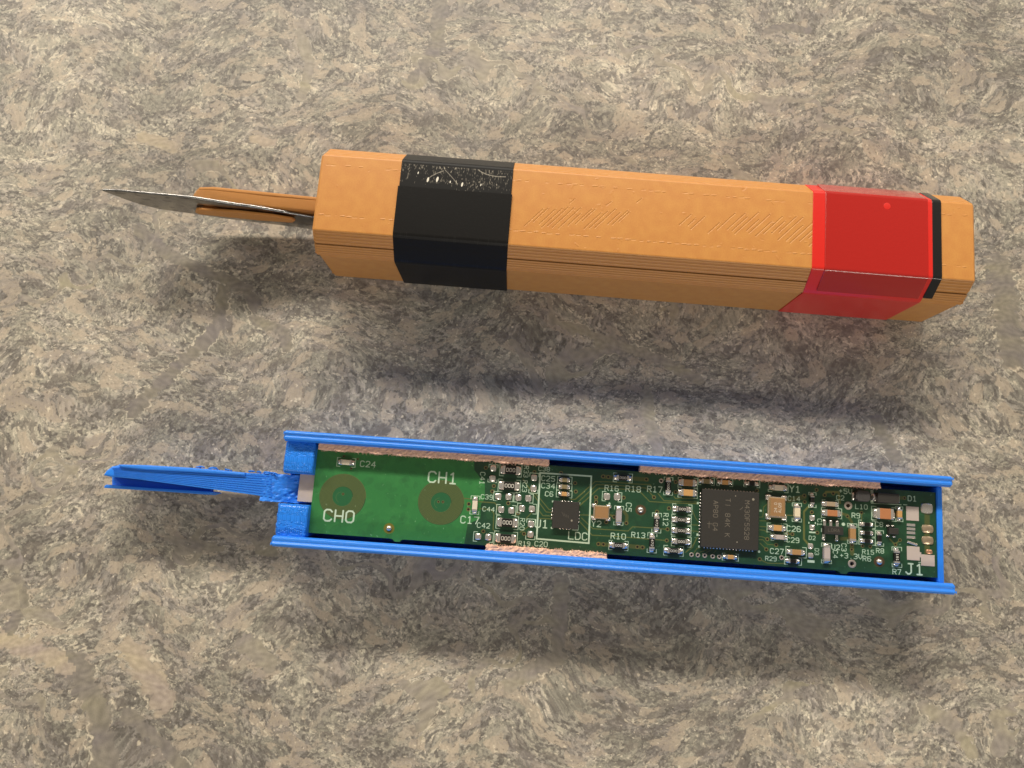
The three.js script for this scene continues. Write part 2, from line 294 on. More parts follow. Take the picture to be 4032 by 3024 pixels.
// part of that outline as a closed sheet: from a point on the top face or back wall round the front
function sheet(outer, thick) { const inner = outer.map(([z, y], i) => { const a = outer[Math.max(0, i - 1)], b = outer[Math.min(outer.length - 1, i + 1)], dz = b[0] - a[0], dy = b[1] - a[1], l = Math.hypot(dz, dy); return [z - dy / l * -thick, y - dz / l * thick, 0, 0]; }).reverse(); return outer.concat(inner); }
const lx = (px, py, h = 15.4) => OF.flat(px, py, h)[0];
const dustMap = canvasTex(1024, 512, (g, W, H) => {
  g.fillStyle = '#1c1b1a'; g.fillRect(0, 0, W, H);
  for (let i = 0; i < 2600; i++) { const v = 30 + rnd() * 40; g.fillStyle = `rgba(${v + 20},${v + 18},${v + 14},0.35)`; g.fillRect(rnd() * W, rnd() * H, 1 + rnd() * 3, 1 + rnd() * 2); }
}, true);
const dustyMap = canvasTex(1024, 256, (g, W, H) => {
  g.fillStyle = '#1a1918'; g.fillRect(0, 0, W, H);
  const blot = (x, y, r, a) => { g.fillStyle = `rgba(190,180,160,${a})`; g.beginPath(); g.ellipse(x, y, r * (0.6 + rnd()), r * (0.4 + rnd() * 0.6), rnd() * 3, 0, 7); g.fill(); };
  for (let i = 0; i < 700; i++) { const x = rnd() * W, e = rnd(), n = 0.5 + noise(x / 60, 3.3) + 0.5 * noise(x / 17, 7.1); blot(x, H - Math.pow(e, 2.0) * H * 0.4 * n - (rnd() < 0.15 ? rnd() * H * 0.35 : 0), 1 + rnd() * 4, 0.2 + rnd() * 0.4); }
  for (let i = 0; i < 220; i++) blot(230 + rnd() * 700, 190 + rnd() * 60 * rnd(), 1 + rnd() * 3.5, 0.2 + rnd() * 0.4);
  for (const [x, y, r] of [[255, 200, 11], [340, 204, 12], [570, 192, 10], [160, 222, 6], [460, 198, 6], [740, 196, 6]]) { g.fillStyle = '#e9e2d2'; g.beginPath(); g.ellipse(x, y, r, r * 0.7, 0.6, 0, 7); g.fill(); }
  g.strokeStyle = 'rgba(210,200,180,0.6)'; g.lineWidth = 3.5; g.beginPath(); g.moveTo(400, 240); g.quadraticCurveTo(450, 225, 530, 192); g.moveTo(390, 236); g.quadraticCurveTo(300, 222, 260, 205); g.moveTo(700, 250); g.quadraticCurveTo(800, 225, 960, 232); g.stroke();
  g.fillStyle = '#1a1918'; g.fillRect(0, H - 4, W, 4);
}, true);
const blackTape = phys({ color: rgb(1, 1, 1), map: dustMap, roughness: 0.4, bumpMap: grainBump, bumpScale: 0.00001, specularIntensity: 0.3 });
const blackTapeDusty = phys({ color: rgb(1, 1, 1), map: dustyMap, roughness: 0.5, specularIntensity: 0.4 });
const bt0 = lx(1572, 734), bt1 = lx(2014, 760);
{
  const c = loop(0.14); c[3][3] = 1;
  const band = part('black_tape', bar(c, bt0, bt1, 0.05, 6), [blackTape, blackTapeDusty], scalpel);
  // the second turn starts on the top face and goes down over the front
  const zs = OF.flat(1800, 752, 15.4)[1];
  const o = [[zs, 15.68, 0, 0], [6.25, 15.68, 0.5, 0], [9.42, 11.76, 0.6, 0], [9.38, 0.3, 0, 0]];
  const geo = bar([...o, [9.2, 0.3, 0, 0], [9.22, 11.7, 0, 0], [6.2, 15.5, 0, 0], [zs, 15.5, 0, 0]], bt0 - 0.15, bt1 + 0.15, 0.04, 6);
  part('tape_end', geo, blackTape, band).userData.label = 'clean overlapping end of the black tape';
}
// red tape: two turns, the upper one shorter
const redTape = phys({ color: rgb(0.72, 0.018, 0.009), roughness: 0.38, clearcoat: 0.35, clearcoatRoughness: 0.08, bumpMap: grainBump, bumpScale: 0.00002 });
const redDouble = phys({ color: rgb(0.46, 0.013, 0.008), roughness: 0.25, clearcoat: 1, clearcoatRoughness: 0.06, bumpMap: grainBump, bumpScale: 0.00002 });
const rt0 = lx(3199, 900), rt1 = lx(3671, 950);
{
  const band = part('red_tape', bar(loop(0.16), rt0, rt1, 0.05, 6), redTape, scalpel);
  const r0 = lx(3247, 900), r1 = lx(3652, 950);
  const o = [[-9.4, 11.9, 0, 0], [-6.5, 15.68, 0.45, 0], [6.5, 15.68, 0.45, 0], [9.0, 12.5, 0, 0]];
  const double = part('tape_double_layer', bar([...o, [8.8, 12.5, 0, 0], [6.4, 15.5, 0, 0], [-6.4, 15.5, 0, 0], [-9.2, 11.9, 0, 0]].map((c) => c), r0, r1, 0.1, 6), redDouble, band);
  double.userData.label = 'darker red area where two turns of tape overlap';
  const b = part('air_bubble', new THREE.SphereGeometry(0.75, 20, 10), redTape, band, (() => { const q = OF.flat(3492, 812, 15.6); return [q[0], 15.62, q[1]]; })());
  b.scale.set(1, 0.12, 1);
}
{
  const s0 = lx(3669, 950), s1 = lx(3706, 950);
  const o = [[-9.36, 11.8, 0, 0], [-6.45, 15.58, 0.45, 0], [6.45, 15.58, 0.45, 0], [8.85, 12.6, 0, 0]];
  part('black_strip', bar([...o, [8.7, 12.6, 0, 0], [6.35, 15.42, 0, 0], [-6.35, 15.42, 0, 0], [-9.2, 11.8, 0, 0]], s0, s1, 0.04, 6), phys({ map: dustMap, roughness: 0.4, specularIntensity: 0.4, clearcoat: 0.8, clearcoatRoughness: 0.06 }), scalpel).userData.label = 'narrow glossy black strip beside the red tape';
}
// blade, tang and the boss that holds the blade
const z1 = (q) => [350 + q[0] / 2.212, 500 + q[1] / 2.212];
function plate(outline, lz, depth, holes = [], bev = 0.04) {
  const s = new THREE.Shape(outline.map((p) => new THREE.Vector2(...p)));
  for (const h of holes) s.holes.push(new THREE.Path(h.map((p) => new THREE.Vector2(...p))));
  const g = new THREE.ExtrudeGeometry(s, { depth: depth - 2 * bev, bevelEnabled: true, bevelThickness: bev, bevelSize: bev, bevelOffset: -bev, bevelSegments: 4, curveSegments: 4, steps: 1 });
  g.translate(0, 0, lz + bev);
  return toCreasedNormals(g, 0.9);
}
{
  const up = (l, lz) => l.map((q) => OF.upright(...z1(q), lz));
  const spine = up([[118, 545], [300, 553], [500, 572], [700, 590], [900, 608], [1200, 655], [1450, 690], [1700, 735], [2030, 788]], 1.2);
  const edge = up([[2040, 897], [1800, 862], [1600, 838], [1400, 815], [1200, 790], [940, 750], [750, 725], [600, 702], [450, 665], [330, 625], [220, 583]], 1.2);
  const hole = up([[950, 655], [1200, 700], [1500, 752], [1760, 800], [1780, 828], [1500, 800], [1200, 768], [945, 730]], 1.2);
  const steelMap = dataTex(512, 128, (x, y) => { const n = 0.86 + 0.05 * noise(x / 60, y / 24) + 0.04 * noise(x / 13 + 5, y / 9) - 0.16 * smooth(0.25, 0.5, noise(x / 40 + 9, y / 18 + 2)); return 255 * Math.max(0.2, Math.min(1, n)); }, true);
  steelMap.repeat.set(0.05, 0.15); steelMap.wrapS = steelMap.wrapT = THREE.MirroredRepeatWrapping;
  const steel = std({ color: rgb(0.5, 0.49, 0.47), metalness: 1, roughness: 0.27, map: steelMap });
  const bladeGeo = plate([...spine, ...edge], 1.0, 0.44, [hole], 0.16);
  part('blade', bladeGeo, steel, scalpel).userData.label = 'curved steel scalpel blade standing on edge';
  // tang: a bar with a rough broken upper edge
  const tangGeo = plate([[-75.4, 4.0], [-75.2, 7.6], [-73.9, 9.3], [-71, 9.9], [-66, 9.55], [-61, 9.2], [-51.5, 8.8], [-51.5, 2.4], [-60, 2.6], [-74.5, 3.2]], -1.35, 2.2, [], 0.35);
  part('tang', tangGeo, std({ color: ORANGE, roughness: 0.5, map: tint, bumpMap: wallBump, bumpScale: 0.00008 }), scalpel);
  part('tang_ridge', plate([[-75.0, 7.5], [-73.6, 9.35], [-71, 9.98], [-66, 9.65], [-58.5, 9.2], [-51.8, 8.85], [-51.8, 8.0], [-74, 7.2]], -1.75, 0.62, [], 0.2), orange, scalpel);
  const boss = up([[935, 722], [1300, 746], [1600, 778], [1770, 806], [1796, 822], [1770, 836], [1500, 818], [1200, 788], [960, 763], [925, 745]], 2.1);
  part('blade_boss', plate(boss, 1.6, 0.5, [], 0.16), orange, scalpel);
  const neck = up([[990, 718], [1300, 738], [1600, 768], [1740, 795], [1740, 815], [1500, 800], [1200, 772], [990, 748]], 1.6);
  part('boss_neck', plate(neck, 0.6, 1.1, [], 0.1), orange, scalpel);
}
// ───────────── the blue tray ─────────────
const BF = frameOf(15.66, -0.69, 3.98);
const tray = thing('handle_tray', 'bright blue 3D-printed open handle tray with a slim blade-less tang', 'tray', BF.origin, BF.turn);
const BLUE = rgb(0.022, 0.225, 0.85);
const ribBump = dataTex(1024, 64, (x, y) => 128 + 70 * Math.sin(x * 1.7 + noise(x / 60, y / 9) * 3) * (0.5 + 0.5 * noise(x / 30, y / 8 + 4)) + 40 * noise(x / 3, y / 5));
ribBump.repeat.set(0.5, 1);
const printBump = dataTex(256, 256, (x, y) => { const l = x / 256 * 15, k = Math.floor(l), f = l - k, on = smooth(-0.1, 0.25, noise(k * 2.37 + 0.5, y / 34 + k * 7.7) + 0.5 * noise(x / 80, y / 60 + 9)); return 255 * Math.max(0, Math.min(1, 0.35 + 0.55 * Math.sin(Math.PI * f) * on)); });
const blueLong = std({ color: BLUE, roughness: 0.33, bumpMap: ribBump, bumpScale: 0.00006 });
const blueBlock = std({ color: BLUE, roughness: 0.26, bumpMap: printBump, bumpScale: 0.0002 });
const blueLayer = (() => { const t = layersBump.clone(); t.repeat.set(0.035, 0.06); return std({ color: BLUE, roughness: 0.4, bumpMap: t, bumpScale: 0.0001 }); })();
const bluePlain = std({ color: BLUE, roughness: 0.42, bumpMap: grainBump, bumpScale: 0.00004 });
// side walls with a raised outer lip, a groove and a flat inner ledge
const wall = (s) => [[s * 8.9, 0, 0.2], [s * 8.9, 11.35, 0.25], [s * 8.6, 11.62, 0.12], [s * 8.4, 11.62, 0.12], [s * 8.2, 11.45, 0.08], [s * 8.0, 11.43, 0.05], [s * 7.85, 11.52, 0.07], [s * 7.5, 11.5, 0.1], [s * 7.22, 10.95, 0.1], [s * 7.38, 10.0, 0], [s * 7.38, 0, 0]];
for (const s of [-1, 1]) part('side_wall', bar(wall(s), -51.9, 51.9, 0.25, 3), blueLong, tray);
part('tray_floor', box(-51.5, 51.5, 0.02, 1.6, -7.36, 7.36), bluePlain, tray);
part('end_wall', bar([[-7.36, 1.6, 0], [7.36, 1.6, 0], [7.36, 8.9, 0.2], [-7.36, 8.9, 0.2]], 50.72, 51.62, 0.15), bluePlain, tray);
for (const s of [-1, 1]) {
  const b = part('end_block', bar([[s * 7.3, 1.6, 0], [s * 7.3, 10.1, 0.1], [s * 4.5, 10.4, 0.4], [s * 2.75, 10.3, 0.3], [s * 2.35, 9.9, 0.15], [s * 2.35, 1.6, 0]], -51.75, -47.1, 0.2, 3), blueBlock, tray);
  if (s > 0) {   // frayed outer edge of this block
    const bits = [];
    for (let i = 0; i < 9; i++) { const g = new THREE.IcosahedronGeometry(0.16 + rnd() * 0.2, 1); g.scale(0.6, 1, 1.5); g.translate(-51.75 - rnd() * 0.12, 9.8 - rnd() * 0.5, 2.6 + i * 0.5 + rnd() * 0.2); bits.push(g); }
    part('frayed_edge', mergeGeometries(bits), bluePlain, b);
  }
}
for (const s of [-1, 1]) part('support_ledge', box(-46.6, 50.4, 1.61, 6.98, s > 0 ? 4.6 : -5.8, s > 0 ? 5.8 : -4.6), bluePlain, tray);
part('slot_floor', box(-51.6, -46.9, 1.61, 6.2, -2.34, 2.34), bluePlain, tray);
// tang: layered slab, groove and guide rib
function slab(outline, y0, y1, bev) {       // outline in x, z; stands from y0 to y1
  const s = new THREE.Shape(outline.map(([x, z]) => new THREE.Vector2(x, -z)));
  const g = new THREE.ExtrudeGeometry(s, { depth: y1 - y0 - 2 * bev, bevelEnabled: bev > 0, bevelThickness: bev, bevelSize: bev, bevelOffset: -bev, bevelSegments: 3, steps: 1, curveSegments: 3 });
  g.rotateX(-Math.PI / 2); g.translate(0, y0 + bev, 0);
  return g;
}
{
  const z5 = (q, h) => BF.flat(350 + q[0] / 2.212, 1650 + q[1] / 2.212, h);
  const back = [[125, 490], [150, 450], [200, 412], [280, 395], [500, 400], [900, 425], [1150, 445], [1400, 470], [1600, 478]].map((q) => z5(q, 9));
  const front = [[1600, 690], [1430, 660], [1280, 630], [1100, 605], [600, 540], [180, 502]].map((q) => z5(q, 9));
  part('tang', slab([...back, ...front], 2.2, 9.1, 0.35), blueLayer, tray);
  // stacked layers on the sloping top: thin steps that follow the length of the tang
  const steps = [];
  for (let k = 0; k < 9; k++) {
    const f = k / 9, ln = (a, b, t) => [a[0] + (b[0] - a[0]) * t, a[1] + (b[1] - a[1]) * t];
    const A = z5([210 + k * 6, 425], 9), B = z5([1600 - k * 2, 486], 9), C = z5([1590, 686], 9), D = z5([215, 498], 9);
    const p0 = ln(A, D, f), p1 = ln(B, C, f), q0 = ln(A, D, f + 0.085), q1 = ln(B, C, f + 0.085);
    const h = 9.16 + 0.12 * Math.sin(Math.PI * (0.15 + 0.55 * (1 - f)));
    const g = bar([[0, 9.0, 0], [0.001, h, 0.05], [1, h - 0.05, 0.05], [1, 9.0, 0]], 0, 1, 0.002, 2), p = g.attributes.position;
    for (let i = 0; i < p.count; i++) { const u = p.getX(i), w = p.getZ(i), a = ln(p0, p1, u), b = ln(q0, q1, u); p.setX(i, a[0] + (b[0] - a[0]) * w); p.setZ(i, a[1] + (b[1] - a[1]) * w); p.setY(i, p.getY(i) + 0.04 * noise(u * 9, k * 3.1)); }
    g.computeVertexNormals(); steps.push(g);
  }
  part('layer_lines', mergeGeometries(steps.map((g) => { g.clearGroups(); return g; })), bluePlain, tray);
  const ridge = [[270, 398], [500, 402], [900, 425], [1150, 446], [1370, 470], [1370, 496], [900, 466], [520, 446], [300, 424]].map((q) => z5(q, 9));
  part('tang_ridge', slab(ridge, 8.6, 9.7, 0.25), bluePlain, tray);
  const rib = [[165, 585], [185, 572], [600, 602], [1090, 632], [1115, 642], [1050, 660], [600, 628], [165, 602]].map((q) => z5(q, 6));
  part('guide_rib', slab(rib, 3.6, 7.2, 0.15), bluePlain, tray);
  const neck = [[195, 500], [600, 540], [1060, 596], [1060, 640], [600, 606], [195, 578]].map((q) => z5(q, 6));
  part('rib_neck', slab(neck, 4.6, 5.8, 0.1), bluePlain, tray);
  // rough broken root of the tang
  const root = [[1540, 480], [1640, 492], [1760, 495], [1850, 505], [1845, 735], [1640, 715], [1540, 690]].map((q) => z5(q, 8));
  const rg = new THREE.BoxGeometry(1, 1, 1, 26, 10, 22), p = rg.attributes.position;
  const x0 = root[0][0] - 0.1, x1 = -47.2, zA = -2.15, zB = 2.2;
  for (let i = 0; i < p.count; i++) {
    const u = p.getX(i) + 0.5, v = p.getY(i) + 0.5, w = p.getZ(i) + 0.5, x = x0 + u * (x1 - x0), y = 2.2 + v * (9.15 - Math.max(0, u - 0.18) * 3.1 - 2.2), z = zA + w * (zB - zA) + (u < 0.2 ? 0 : 0);
    const n = noise(x * 2.6 + y * 1.7, z * 2.6 + y) * 0.2 + noise(x * 7 + y * 3, z * 7) * 0.08;
    p.setXYZ(i, x, y + (v > 0.5 ? n * 1.3 : 0), z + (w < 0.5 ? -1 : 1) * n * 0.5);
  }
  rg.computeVertexNormals();
  part('tang_root', rg, bluePlain, tray);
  // loose strands on the upper back edge
  const strands = [];
  for (const [x, y, l] of [[930, 425, 60], [1030, 434, 80], [1180, 446, 50], [1390, 464, 40], [1460, 468, 70], [1520, 472, 60], [1580, 478, 50]]) {
    for (let k = 0; k < 3; k++) { const a = z5([x + rnd() * 20, y - rnd() * 10], 9.3), b = z5([x + l * rnd() + 15, y + 6 - rnd() * 16], 9.3); strands.push(new THREE.TubeGeometry(new THREE.QuadraticBezierCurve3(new THREE.Vector3(a[0], 9.2, a[1]), new THREE.Vector3((a[0] + b[0]) / 2, 9.6 + rnd() * 0.4, (a[1] + b[1]) / 2 - 0.25), new THREE.Vector3(b[0], 9.1, b[1])), 8, 0.09, 5)); }
  }
  part('loose_strands', mergeGeometries(strands), bluePlain, tray).userData.kind = 'stuff';
}
// copper braid wedged between board and walls
const copperMap = dataTex(512, 64, (x, y) => { const n = 0.92 + 0.16 * noise(x / 4, y / 3) + 0.16 * noise(x / 1.7 + 5, y / 1.5); const c = Math.max(0.25, Math.min(1.15, n)); return [Math.min(255, 255 * c), Math.min(255, 205 * c), Math.min(255, 178 * c)]; }, true);
copperMap.repeat.set(2, 1);
const copper = std({ map: copperMap, roughness: 0.7, metalness: 0.0 });
function braid(px0, py0, px1, py1, label, w, side) {
  const h = 9.4, a = BF.flat(px0, py0, h), b = BF.flat(px1, py1, h), L = b[0] - a[0];
  const t = thing('copper_braid', label, 'copper braid', [0, 0, 0], 0, 'copper braid strips in the tray');
  t.position.set(BF.origin[0] * MM, 0, BF.origin[2] * MM); t.rotation.y = BF.turn;
  const g = new THREE.BoxGeometry(L, 1.7, w, Math.round(L * 7), 5, 8), p = g.attributes.position, zc = side * (7.3 - w / 2);
  for (let i = 0; i < p.count; i++) {
    const x = p.getX(i), y = p.getY(i), z = p.getZ(i), inner = -side * z / (w / 2);
    const n = noise(x * 2.2 + y, z * 3 + y * 2) * 0.1 + noise(x * 6 + y * 3, z * 6) * 0.08 + noise(x * 0.5, 3) * 0.12;
    p.setXYZ(i, x + (a[0] + b[0]) / 2 + (Math.abs(x) > L / 2 - 0.01 ? n * 2 : 0), 9.75 + y + (y > 0.6 ? n * 1.2 : 0), zc + z - side * (inner > 0.6 ? n * 1.5 : 0));
  }
  g.computeVertexNormals();
  part('braid_strip', g, copper, t);
  // frayed copper hairs along the edge
  const hairs = [];
  for (let k = 0; k < L * 4.5; k++) {
    const x = a[0] + rnd() * L, z = zc - side * (w / 2 - 0.1), d = 0.15 + rnd() * 0.3, y = 9.9 + rnd() * 0.6;
    hairs.push(new THREE.TubeGeometry(new THREE.QuadraticBezierCurve3(new THREE.Vector3(x, y, z), new THREE.Vector3(x + rnd() * 0.3 - 0.15, y + 0.12, z - side * d * 0.6), new THREE.Vector3(x + rnd() * 0.6 - 0.3, y - rnd() * 0.3, z - side * d)), 3, 0.028, 3));
  }
  const hm = part('frayed_hairs', mergeGeometries(hairs), copper, t); hm.userData.kind = 'stuff';
}
braid(1262, 1750, 2160, 1822, 'long copper braid strip above the green coil end of the board', 0.95, -1);
braid(2518, 1843, 3452, 1915, 'copper braid strip along the wall beside the large square chip', 0.9, -1);
braid(1912, 2158, 2388, 2192, 'short copper braid strip along the wall below the white LDC box', 0.8, 1);
// ───────────── the circuit board ─────────────
const PF = frameOf(17.44, -0.49, 4.02), BW = 97.8, BD = 13.1, TOP = 8.6;
const board = thing('circuit_board', 'long green circuit board with two flat coils and small soldered parts in the blue tray', 'circuit board', PF.origin, PF.turn);
// zoom windows of the photograph: left, top, scale
const VIEW = { A: [1800, 1750, 3.318], B: [2250, 1750, 3.318], C: [2600, 1800, 3.318], D: [2950, 1850, 4.1475], E: [3200, 1850, 4.1475], F: [3450, 1850, 3.0175], G: [1200, 1720, 3.16] };
const at = (v, x, y, h = TOP) => PF.flat(VIEW[v][0] + x / VIEW[v][2], VIEW[v][1] + y / VIEW[v][2], h);
const len = (v, n) => n / VIEW[v][2] / 25.1;           // pixels of that window -> mm on the board
// [view, centre x, y, along, kind, body length, body width, pad offset, pad width, pad length, text]  (along: 0 across the picture, 1 up and down)
const R = 'resistor', C = 'capacitor';
const chips = [
  ['A', 700, 335, 0, R, 200, 104, 98, 118, 82, '000', 290, 170], ['A', 682, 540, 0, R, 200, 100, 98, 118, 84, '000', 290, 165], ['A', 655, 1020, 0, R, 200, 104, 98, 118, 84, '000', 290, 170], ['A', 635, 1228, 0, R, 200, 104, 98, 118, 84, '000', 300, 180],
  ['A', 232, 792, 1, C, 150, 66, 84, 66, 60, 'white', 115, 245], ['G', 516, 318, 0, C, 130, 64, 84, 66, 48, 'white', 232, 112],
  ['A', 1405, 465, 0, C, 90, 54, 54, 54, 44, 'olive', 190, 92], ['A', 1400, 555, 0, C, 90, 54, 56, 54, 44, 'olive', 200, 92], ['A', 1398, 648, 0, C, 90, 54, 56, 54, 44, 'amber', 205, 92],
  ['B', 672, 437, 0, R, 150, 66, 94, 72, 60, '000', 250, 120], ['B', 618, 930, 1, C, 170, 72, 98, 70, 58, 'lilac', 120, 255], ['B', 1265, 545, 1, R, 150, 62, 86, 66, 56, '000', 115, 240], ['B', 1520, 500, 0, C, 170, 82, 98, 84, 56, 'tan', 255, 130], ['B', 1520, 632, 0, C, 170, 82, 98, 84, 56, 'amber', 255, 130],
  ['B', 1113, 1025, 1, R, 150, 64, 92, 66, 56, '472', 118, 260], ['B', 1053, 1285, 1, R, 150, 64, 92, 66, 56, '472', 118, 260],
  ['B', 1447, 845, 0, R, 150, 66, 94, 74, 64, '000', 255, 128], ['B', 1437, 985, 0, R, 150, 66, 94, 74, 64, '000', 255, 128], ['B', 1435, 1127, 0, R, 150, 66, 94, 74, 64, '000', 255, 128], ['B', 1435, 1270, 0, R, 150, 66, 94, 74, 64, '000', 255, 128], ['B', 1335, 1390, 0, R, 150, 66, 94, 74, 64, '000', 255, 128], ['B', 615, 1320, 0, R, 150, 68, 92, 74, 64, '000', 250, 122],
  ['C', 600, 316, 0, C, 110, 58, 72, 56, 50, 'olive', 210, 98], ['C', 842, 330, 0, C, 110, 58, 76, 56, 50, 'amber', 210, 98], ['C', 1195, 347, 0, R, 100, 50, 72, 56, 50, '', 210, 96], ['C', 1540, 400, 0, C, 150, 70, 94, 68, 60, 'white', 260, 118], ['C', 915, 1306, 0, C, 100, 52, 72, 54, 46, 'amber', 210, 90],
  ['D', 778, 695, 1, C, 190, 92, 108, 90, 70, 'cream', 150, 310], ['D', 1032, 492, 1, R, 120, 58, 88, 66, 60, '', 120, 250], ['D', 1325, 560, 0, C, 190, 72, 106, 78, 68, 'beige', 265, 130], ['D', 1345, 708, 0, C, 230, 98, 122, 96, 78, 'rust', 330, 165], ['D', 455, 950, 0, C, 180, 92, 116, 84, 66, 'amber', 325, 150], ['D', 490, 1100, 0, C, 170, 74, 106, 76, 64, 'grey', 265, 120],
  ['D', 765, 1345, 0, C, 200, 84, 114, 84, 70, 'tan', 330, 170], ['D', 715, 1490, 0, R, 130, 66, 84, 72, 62, '', 275, 118], ['D', 1262, 1362, 1, C, 240, 98, 122, 94, 74, 'grey', 160, 330], ['E', 645, 1042, 1, C, 230, 94, 116, 92, 74, 'tan', 155, 330], ['E', 1165, 718, 0, C, 250, 168, 126, 160, 100, 'rust', 405, 225], ['E', 1412, 722, 1, C, 140, 74, 86, 70, 52, 'amber', 120, 245],
  ['E', 885, 890, 0, R, 130, 58, 84, 70, 62, '', 270, 128], ['E', 888, 1030, 0, R, 130, 58, 80, 70, 62, '', 265, 120], ['E', 888, 1164, 0, R, 130, 58, 80, 70, 62, '', 265, 120], ['E', 1092, 1118, 1, R, 140, 58, 84, 70, 60, '', 130, 255], ['E', 1375, 1425, 1, R, 190, 84, 112, 86, 72, '181', 155, 330],
];
const bumps = [   // bare tinned pads: view, x, y, size
  ...[[472, 310], [463, 445], [538, 680], [672, 682], [800, 695], [930, 705], [575, 850], [708, 862], [845, 835], [978, 842], [1005, 435], [998, 575], [965, 1040], [958, 1175], [275, 1205], [407, 1212]].map(([x, y]) => ['A', x, y, 86]),
  ['B', 462, 680, 92], ['B', 598, 685, 92], ...[[1025, 785], [1025, 940], [1000, 1245], [1000, 1400]].map(([x, y]) => ['D', x, y, 92]),
];
// stroke font of the white print
const FONT = { 0: '0,5 0,1 1,0 3,0 4,1 4,5 3,6 1,6 0,5', 1: '0.8,1 2,0 2,6|0.6,6 3.4,6', 2: '0,1 1,0 3,0 4,1 4,2.4 0,6 4,6', 3: '0,0.6 1,0 3,0 4,1 4,2 3,3 1.6,3|3,3 4,4 4,5 3,6 1,6 0,5.4', 4: '3.2,6 3.2,0 0,4 4.2,4', 5: '4,0 0.4,0 0.2,2.6 3,2.5 4,3.5 4,5 3,6 1,6 0,5.2', 6: '3.8,0.6 3,0 1,0 0,1 0,5 1,6 3,6 4,5 4,3.8 3,2.8 0.2,2.8', 7: '0,0 4,0 1.6,6', 8: '1,3 0,2 0,1 1,0 3,0 4,1 4,2 3,3 1,3 0,4 0,5 1,6 3,6 4,5 4,4 3,3', 9: '4,3 1,3 0,2 0,1 1,0 3,0 4,1 4,5 3,6 0.4,6', C: '4,1 3,0 1,0 0,1 0,5 1,6 3,6 4,5', H: '0,0 0,6|4,0 4,6|0,3 4,3', R: '0,6 0,0 3,0 4,0.8 4,2.2 3,3 0,3|2,3 4,6', U: '0,0 0,5 1,6 3,6 4,5 4,0', L: '0,0 0,6 4,6', D: '0,0 2.8,0 4,1.4 4,4.6 2.8,6 0,6 0,0', Y: '0,0 2,3 4,0|2,3 2,6', J: '1.4,0 4,0|3,0 3,5 2,6 1,6 0,5', V: '0,0 0,3.6 2,6 4,3.6 4,0', '+': '2,1.4 2,4.6|0.4,3 3.6,3', '.': '1.8,5.8 2.1,6', F: '4,0 0,0 0,6|0,3 3,3', K: '0,0 0,6|4,0 0,3.4|1.4,2.4 4,6', M: '0,6 0,0 2,3 4,0 4,6', A: '0,6 2,0 4,6|0.8,4 3.2,4', P: '0,6 0,0 3,0 4,1 4,2.2 3,3.2 0,3.2', G: '4,1 3,0 1,0 0,1 0,5 1,6 3,6 4,5 4,3.4 2.4,3.4', T: '0,0 4,0|2,0 2,6', I: '2,0 2,6', Q: '0,5 0,1 1,0 3,0 4,1 4,5 3,6 1,6 0,5|2.4,4.4 4.2,6.2', ' ': '' };
function write(g, text, cx, cy, h, turn, width, gap = 1.45) {
  g.save(); g.translate(cx, cy); g.rotate(turn); g.lineWidth = width; g.lineCap = g.lineJoin = 'round';
  const k = h / 6, adv = k * 4 * gap, w = adv * (text.length - 1) + 4 * k;
  [...text].forEach((ch, i) => { for (const line of (FONT[ch] ?? '').split('|')) { if (!line) continue; g.beginPath(); line.split(' ').forEach((p, n) => { const [x, y] = p.split(',').map(Number); g[n ? 'lineTo' : 'moveTo'](-w / 2 + i * adv + x * k, -h / 2 + y * k); }); g.stroke(); } });
  g.restore();
}
